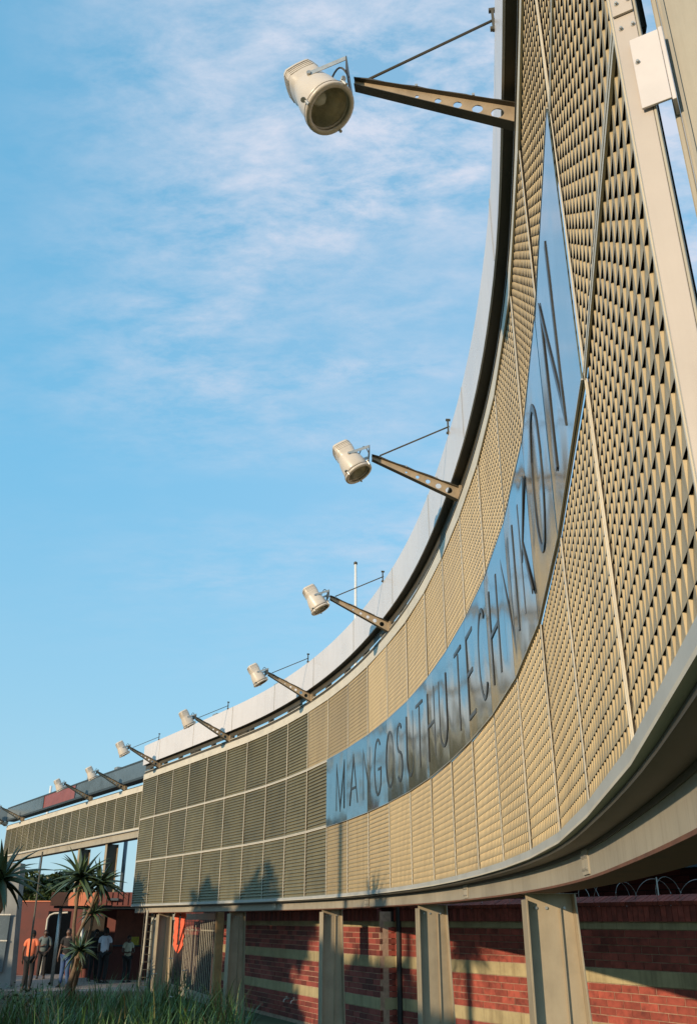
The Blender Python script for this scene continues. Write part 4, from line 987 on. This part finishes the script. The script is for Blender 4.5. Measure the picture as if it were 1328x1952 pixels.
    R2_['pel'] = (.172, .132); R2_['chest'] = (.182, .135); R2_['waist'] = (.165, .125); R2_['neck0'] = (.085, .075)
    sub_('shirt', [('hem', 'waist'), ('waist', 'chest'), ('chest', 'neck0'), ('neck0', 'shr'), ('shr', 'slr'), ('neck0', 'shl'), ('shl', 'sll')], 1, shirt)
    R2_['pel'] = (.162, .124)
    for nme in 'rl': R2_['hp' + nme] = .108; R2_['kn' + nme] = .078; R2_['an' + nme] = .066
    sub_('trousers', [('pel', 'hpr'), ('hpr', 'knr'), ('knr', 'anr'), ('pel', 'hpl'), ('hpl', 'knl'), ('knl', 'anl')], 1, trousers)
    hc = Vector(V['head'])
    def blob(name, c, r, m, n=10, lo=-90):
        b = MB(); rings = 7
        prof = []
        for j in range(rings + 1):
            an = R(lo + (90 - lo) * j / rings); prof.append((math.sin(an), math.cos(an)))
        base = len(b.v)
        for (zz_, rr3) in prof:
            for kx in range(n * 2):
                aa = math.pi * kx / n; b.v.append((c[0] + r[0] * rr3 * math.cos(aa), c[1] + r[1] * rr3 * math.sin(aa), c[2] + r[2] * zz_))
        for j in range(rings):
            for kx in range(n * 2):
                k2 = (kx + 1) % (n * 2); b.f.append((base + j * n * 2 + kx, base + j * n * 2 + k2, base + (j + 1) * n * 2 + k2, base + (j + 1) * n * 2 + kx)); b.m.append(0)
        return b.build(name, m, body if m in SK else root, True, fix=False)
    blob('face', (hc.x, hc.y, hc.z - .005), (.078, .096, .118), SK[skin])
    if hair == 'short': blob('hair', (hc.x, hc.y + .014, hc.z + .020), (.083, .096, .105), M_hair, 10, -5)
    elif hair == 'full': blob('hair', (hc.x, hc.y + .026, hc.z + .022), (.102, .110, .120), M_hair, 10, -35)
    elif hair == 'tied': blob('hair', (hc.x, hc.y + .02, hc.z + .015), (.086, .10, .108), M_hair, 10, -20); blob('bun', (hc.x, hc.y + .12, hc.z + .03), (.04, .04, .04), M_hair)
    blob('nose', (hc.x, hc.y - .098, hc.z - .015), (.014, .02, .022), SK[skin])
    for sx in (-1, 1):
        blob('ear', (hc.x + sx * .080, hc.y + .005, hc.z - .008), (.012, .02, .03), SK[skin])
        blob('eye', (hc.x + sx * .030, hc.y - .088, hc.z + .012), (.012, .010, .008), M_pet)
        blob('pupil', (hc.x + sx * .030, hc.y - .096, hc.z + .012), (.005, .004, .005), M_hair)
    blob('mouth', (hc.x, hc.y - .088, hc.z - .055), (.024, .010, .007), M_rust)
    for s_, nme in ((1, 'r'), (-1, 'l')):
        t_ = V['to' + nme]; b = MB(); b.hexa([(t_[0] - .045, t_[1] - .07, 0), (t_[0] + .045, t_[1] - .07, 0), (t_[0] + .04, t_[1] + .22, 0), (t_[0] - .04, t_[1] + .22, 0)], [(t_[0] - .035, t_[1] - .05, .05), (t_[0] + .035, t_[1] - .05, .05), (t_[0] + .035, t_[1] + .21, .09), (t_[0] - .035, t_[1] + .21, .09)])
        bevel(b.build('shoe', shoes or M_black, root), .015, 2)
    return root
# arms: (shoulder dummy, elbow, wrist, hand) mirrored in x by side
hang = (None, (.25, .02, 1.14), (.27, -.03, .90), (.27, -.04, .83))
back = (None, (.27, .07, 1.15), (.22, .08, .92), (.18, .06, .86))
front = (None, (.27, -.02, 1.14), (.14, -.22, 1.10), (.06, -.27, 1.12))
fold = (None, (.26, -.03, 1.15), (.08, -.20, 1.17), (.0, -.22, 1.20))
low = (None, (.26, -.02, 1.14), (.17, -.20, .98), (.12, -.25, .94))
def cloth(n_, c, **k_): return mat(n_, c, .85, 0, .10, 6, .3, 25, **k_)
C_or = cloth('cloth_orange', (.80, .20, .09)); C_bk = cloth('cloth_black', (.014, .013, .014)); C_jn = cloth('cloth_denim', (.05, .10, .22))
C_wh = cloth('cloth_white', (.62, .64, .72)); C_gy = cloth('cloth_grey', (.11, .14, .14)); C_pk = cloth('cloth_cream', (.48, .46, .34)); C_pu = cloth('cloth_purple', (.12, .07, .30)); C_mt = cloth('cloth_mint', (.35, .50, .42))
person((-10.05, 31.4, 0), R(172), 1.72, 'man seen from behind in an orange T-shirt and black trousers', C_or, C_bk, (hang, back), 0, 'short', legs=(.08, .12))
person((-9.35, 33.0, 0), R(-5), 1.76, 'bearded man in a black shirt with one white sleeve and blue jeans', C_bk, C_jn, (fold, hang), 1, 'short', legs=(.2, -.05))
bag = MB(); bag.hexa([(-.14, -.05, 0), (.14, -.05, 0), (.14, .05, 0), (-.14, .05, 0)], [(-.15, -.05, .30), (.15, -.05, .30), (.15, .05, .30), (-.15, .05, .30)])
o = bag.build('carrier_bag', mat('green_bag', (.30, .55, .22), .5)); o.location = (-8.98, 32.85, .50); tag(o, 'pale green carrier bag held by the man in black', 'bag'); bevel(o, .02, 2)
person((-8.65, 35.2, 0), R(160), 1.76, 'man in a loose white shirt standing with his back turned at the kiosk', C_wh, C_bk, (hang, low), 0, 'full', legs=(.05, .1))
person((-7.92, 35.7, 0), R(40), 1.52, 'woman in a cream top and dark trousers at the right end of the kiosk', C_pk, C_bk, (front, front), 0, 'tied', female=True)
person((-11.55, 37.6, 0), R(15), 1.68, 'person in a grey shirt in the shade beside the arched opening', C_gy, C_bk, (low, fold), 0, 'short', sleeve=.95)
person((-11.9, 32.2, 0), R(80), 1.62, 'person with a purple bag cut off by the left picture edge', C_mt, C_bk, (front, hang), 0, 'tied', female=True)
pb = MB(); pb.box(-.16, .16, -.08, .08, 0, .30); o = pb.build('shoulder_bag', C_pu); o.location = (-11.66, 32.05, .80); bevel(o, .04, 2); tag(o, 'purple shoulder bag carried by the person at the left edge', 'bag')
person((-12.0, 33.4, 0), R(-60), 1.70, 'person in dark clothes leaning behind the left aloe', C_pu, C_bk, (low, low), 0, 'full')
person((-9.25, 36.2, 0), R(30), 1.70, 'person in black standing in the shade of the kiosk roof', C_bk, C_bk, (low, hang), 0, 'full')
# low bench wall where they wait
